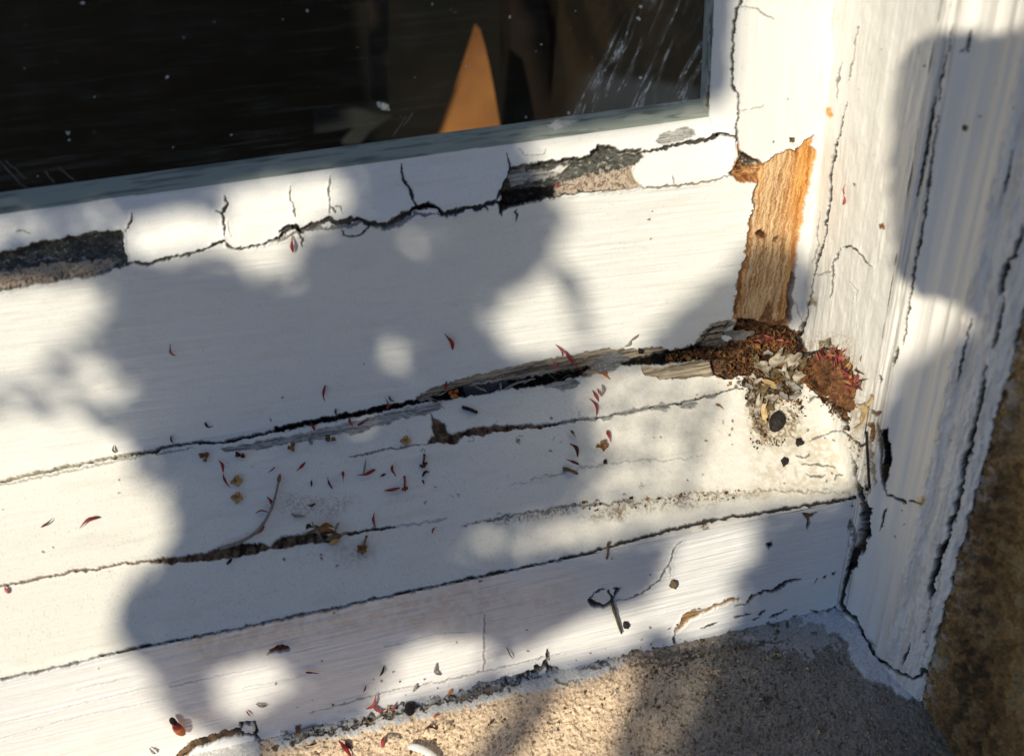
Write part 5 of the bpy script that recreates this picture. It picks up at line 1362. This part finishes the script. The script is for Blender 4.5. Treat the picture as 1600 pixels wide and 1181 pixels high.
flake(1372, 622, 4, 12, .5, M_CREAM, 'narrow yellow paint tip above the yellowed curled flake', .5, (.2, .2), .0035, None)
flake(1372, 672, 4, 18, -.1, M_BROWN, 'brown splinter of wood behind the yellowed curled flake', .6, (.1, 0), .002, None, 'wood_chip', 'wood chip')
pts, nn = path3([(1359, 672), (1362, 690), (1365, 720), (1364, 760)], .0016, .001, 10)
obj('stalk', tube(pts, [.0005] * 10, 7), M_BLACK, 'thin dark upright stalk in the split at the foot of the jamb', 'stalk')
flake(1237, 227, 6, 6, .3, M_WHITE, 'small white paint flake lifting at the top of the bared orange wood', .5, (.2, .1), .001, None)
flake(388, 1136, 9, 6, -.2, M_WHITE, 'small white paint flake inside the loop crack at the bottom left', .1, (0, 0), .0004, None)

# ragged fibres at the end of the long brown split
cl = empty('torn_wood', 'ragged brown tuft of torn wood at the right end of the long brown split', 'torn wood', tuple(hit(512, 838)[0]))
for q_, wd_, mk in (([(482, 833), (500, 829), (520, 832), (532, 838)], 9, 'b'), ([(488, 815), (491, 824), (498, 834), (505, 846)], 4, 'g'), ([(500, 826), (512, 823), (524, 826)], 8, 'b'), ([(524, 832), (528, 824), (531, 817)], 4, 'g'), ([(508, 846), (522, 843), (538, 836)], 9, 'o'), ([(515, 852), (524, 850), (533, 842)], 8, 't'), ([(530, 842), (540, 836), (548, 832)], 6, 'g'), ([(483, 826), (492, 823), (503, 830), (512, 842)], 5, 'o'), ([(495, 838), (510, 836), (528, 831)], 5, 'm'), ([(480, 829), (484, 823), (489, 826)], 6, 'k')):
    pts, nn = path3(q_, .0016, .0016, 8); obj('splinter', blade(pts, nn, wd_ * PX * 1.1, None, .5, .8), MATS[mk], parent=cl)
# cross splits binding the long brown split
for (u, v) in ((420, 853), (475, 841), (374, 860)):
    pass
# grey fibres at the left end of the gap and inside it
fr_ = empty('torn_fibres', 'pale frayed wood fibres at the left end of the open gap', 'torn wood', tuple(hit(665, 625)[0]))
for q_ in ([(652, 622), (662, 616), (680, 612)], [(655, 628), (670, 624), (685, 628)], [(668, 620), (676, 632), (696, 640)], [(672, 612), (671, 624), (670, 634)], [(660, 616), (668, 618), (676, 626)], [(676, 616), (690, 612), (700, 606)]):
    pts, nn = path3(q_, .0008, .0012, 7); obj('splinter', blade(pts, nn, 3.2 * PX, None, .5, .8), M_GREY, parent=fr_)
for q_, lb in (([(740, 600), (750, 606), (760, 613)], 'pale splinter slanting across the left of the open gap'), ([(781, 597), (782, 604), (782, 611)], 'pale upright splinter bridging the open gap'), ([(788, 609), (806, 600), (828, 592)], 'long grey splinter lying along the open gap'), ([(818, 600), (826, 595), (836, 593)], 'short grey splinter beside the long one in the gap')):
    pts, nn = path3(q_, .0006, .0006, 7); obj('wood_splinter', blade(pts, nn, 4 * PX, [.7, 1, 1, .9, .6], .6), M_GREY, lb, 'splinter', 'splinters across the gap')
pts, nn = path3([(910, 586), (925, 582), (936, 588), (944, 586)], .001, .001, 8); obj('fibre', blade(pts, nn, 4 * PX, None, .5), M_TAN, 'yellow dry curl at the right end of the open gap', 'fibre', 'loose fibres and curls')
for i, (u, v) in enumerate(((862, 588), (872, 584), (881, 590), (868, 594), (888, 586), (878, 580))):
    a = DR.uniform(0, 3.14); pts, nn = path3([(u - 9 * math.cos(a), v - 4 * math.sin(a)), (u, v), (u + 9 * math.cos(a), v + 4 * math.sin(a))], -.001, .001, 6)
    if i == 0:
        nest = empty('dead_grass', 'wisp of dark dead grass caught in the open gap', 'dead grass', tuple(hit(874, 587)[0]))
    obj('grass_blade', blade(pts, nn, 2 * PX, None, .5), M_OLIVE, parent=nest)

# pink and red threads blown into the corner
tf = empty('petal_drift', 'drift of pink and red petal shreds against the jamb above the brown mound', 'petal drift', tuple(hit(1310, 560)[0]))
for i in range(58):
    if i < 24:
        u, v = DR.normal(1303, 16), DR.normal(551, 7)
    elif i < 46:
        t_ = DR.uniform(0, 1); u, v = 1318 + 26 * t_ + DR.normal(0, 6), 560 + 48 * t_ + DR.normal(0, 8)
    else:
        u, v = DR.uniform(1325, 1362), DR.uniform(552, 605)
    L = DR.uniform(5, 12); a = DR.normal(.9, .7)
    pts, nn = path3([(u - L * math.cos(a), v - L * math.sin(a)), (u + 2, v), (u + L * math.cos(a + .3), v + L * math.sin(a + .3))], .0008 + DR.uniform(0, .0012), .001, 6)
    obj('petal_shred', blade(pts, nn, DR.uniform(2.5, 5) * PX, None, .4, .9), [M_RED, M_PINK, M_PINK, M_BROWN, M_TAN, M_MAROON][DR.integers(6)], parent=tf)
tf = empty('petal_drift', 'few red petal shreds scattered on the rot at the foot of the bare orange wood', 'petal drift', tuple(hit(1212, 532)[0]))
for i in range(22):
    u, v = DR.normal(1208, 12), DR.normal(531, 9); L = DR.uniform(4, 10); a = DR.uniform(0, 3.1)
    pts, nn = path3([(u - L * math.cos(a), v - L * math.sin(a)), (u + 2, v), (u + L * math.cos(a + .3), v + L * math.sin(a + .3))], .0012, .001, 6)
    obj('petal_shred', blade(pts, nn, DR.uniform(2.5, 4.5) * PX, None, .4, .9), [M_RED, M_PINK, M_MAROON, M_BROWN][DR.integers(4)], parent=tf)


# crumbs: rotten wood in the corner, grit along the joints
def crumbs(name, spots_, n_, size, mats, label, cat, dz=.0004):
    V_, F_, mi = [], [], []
    for _ in range(n_):
        pg, wgt = spots_[DR.integers(len(spots_))]
        t_ = DR.uniform(0, 1); P_ = np.array(pg, float); L = np.r_[0, np.cumsum(np.hypot(*np.diff(P_, axis=0).T))]; L /= L[-1]
        u, v = np.interp(t_, L, P_[:, 0]) + DR.normal(0, wgt), np.interp(t_, L, P_[:, 1]) + DR.normal(0, wgt)
        c0, nn, _k = hit(u, v); r = size * math.exp(DR.normal(0, .5)); k0 = len(V_)
        ax_ = DR.normal(size=(3, 3)); ax_, _ = np.linalg.qr(ax_); sc3 = r * np.array([1, DR.uniform(.5, .9), DR.uniform(.3, .7)])
        for sx in (-1, 1):
            for sy in (-1, 1):
                for sz in (-1, 1):
                    V_.append(c0 + nn * (dz + r * .3) + ax_ @ (sc3 * np.array([sx, sy, sz]) * DR.uniform(.5, 1, 3)))
        for f_ in ((0, 1, 3, 2), (4, 6, 7, 5), (0, 4, 5, 1), (2, 3, 7, 6), (0, 2, 6, 4), (1, 5, 7, 3)):
            F_.append(tuple(k0 + x for x in f_)); mi.append(DR.integers(len(mats)))
        m0 = mi[-1]
        for q in range(6):
            mi[-1 - q] = m0
    o_ = obj(name, (V_, F_), mats[0], label, cat, kind='stuff')
    for m_ in mats[1:]:
        o_.data.materials.append(m_)
    o_.data.polygons.foreach_set('material_index', np.array(mi, np.int32)); o_.data.shade_flat()
    return o_


M_SANDC = plain_mat('sand_grain', (.60, .46, .30), (.42, .32, .2), .9, 900, .5, .0003, .15)
M_ROTC = plain_mat('rotten_wood_crumb', (.15, .065, .028), (.05, .024, .012), .9, 900, .8, .0004, .15)
M_ROTD = plain_mat('dark_rotten_crumb', (.045, .024, .013), (.02, .011, .007), .9, 900, .8, .0004, .15)
crumbs('wood_crumbs', [([(1150, 540), (1200, 555), (1245, 545)], 10), ([(1180, 520), (1240, 530)], 8), ([(1120, 575), (1180, 580), (1240, 600)], 10), ([(1255, 560), (1270, 600), (1300, 632), (1325, 655)], 5), ([(1040, 556), (1130, 552)], 5)], 1900, .00036, [M_ROTC, M_ROTD, M_ROTD, M_ROTC, M_BROWN], 'loose brown crumbs of rotten wood filling the corner of sill and jamb', 'wood crumbs', .0002)
crumbs('grit', [([(1165, 590), (1180, 640), (1190, 690)], 7), ([(1200, 600), (1260, 640)], 12), ([(1240, 600), (1250, 650), (1230, 670)], 7), ([(1320, 660), (1345, 720), (1350, 790)], 6), ([(900, 795), (1000, 784), (1150, 770)], 5), ([(1175, 690), (1230, 690)], 5)], 420, .00032, [M_OLIVE, M_BLACK, M_BROWN, M_ROTD], 'dark grit strewn over the right end of the sill', 'grit', .0001)
crumbs('joint_grit', [([(440, 1158), (560, 1130), (700, 1088), (850, 1045)], 7), ([(850, 1045), (1050, 1012), (1260, 985)], 8), ([(480, 1150), (640, 1110)], 6)], 380, .00028, [M_OLIVE, M_BLACK, M_GREY, M_FLAKE], 'crumbling grey grit along the joint between front board and stone ledge', 'grit', .0001)
crumbs('ledge_grit', [([(450, 1190), (700, 1150), (1000, 1120), (1400, 1160)], 45), ([(1000, 1060), (1250, 1030)], 25)], 1500, .00032, [M_SANDC, M_OLIVE, M_GREY, M_SANDC], 'fine sandy grains over the stone ledge', 'sand grains', .0)
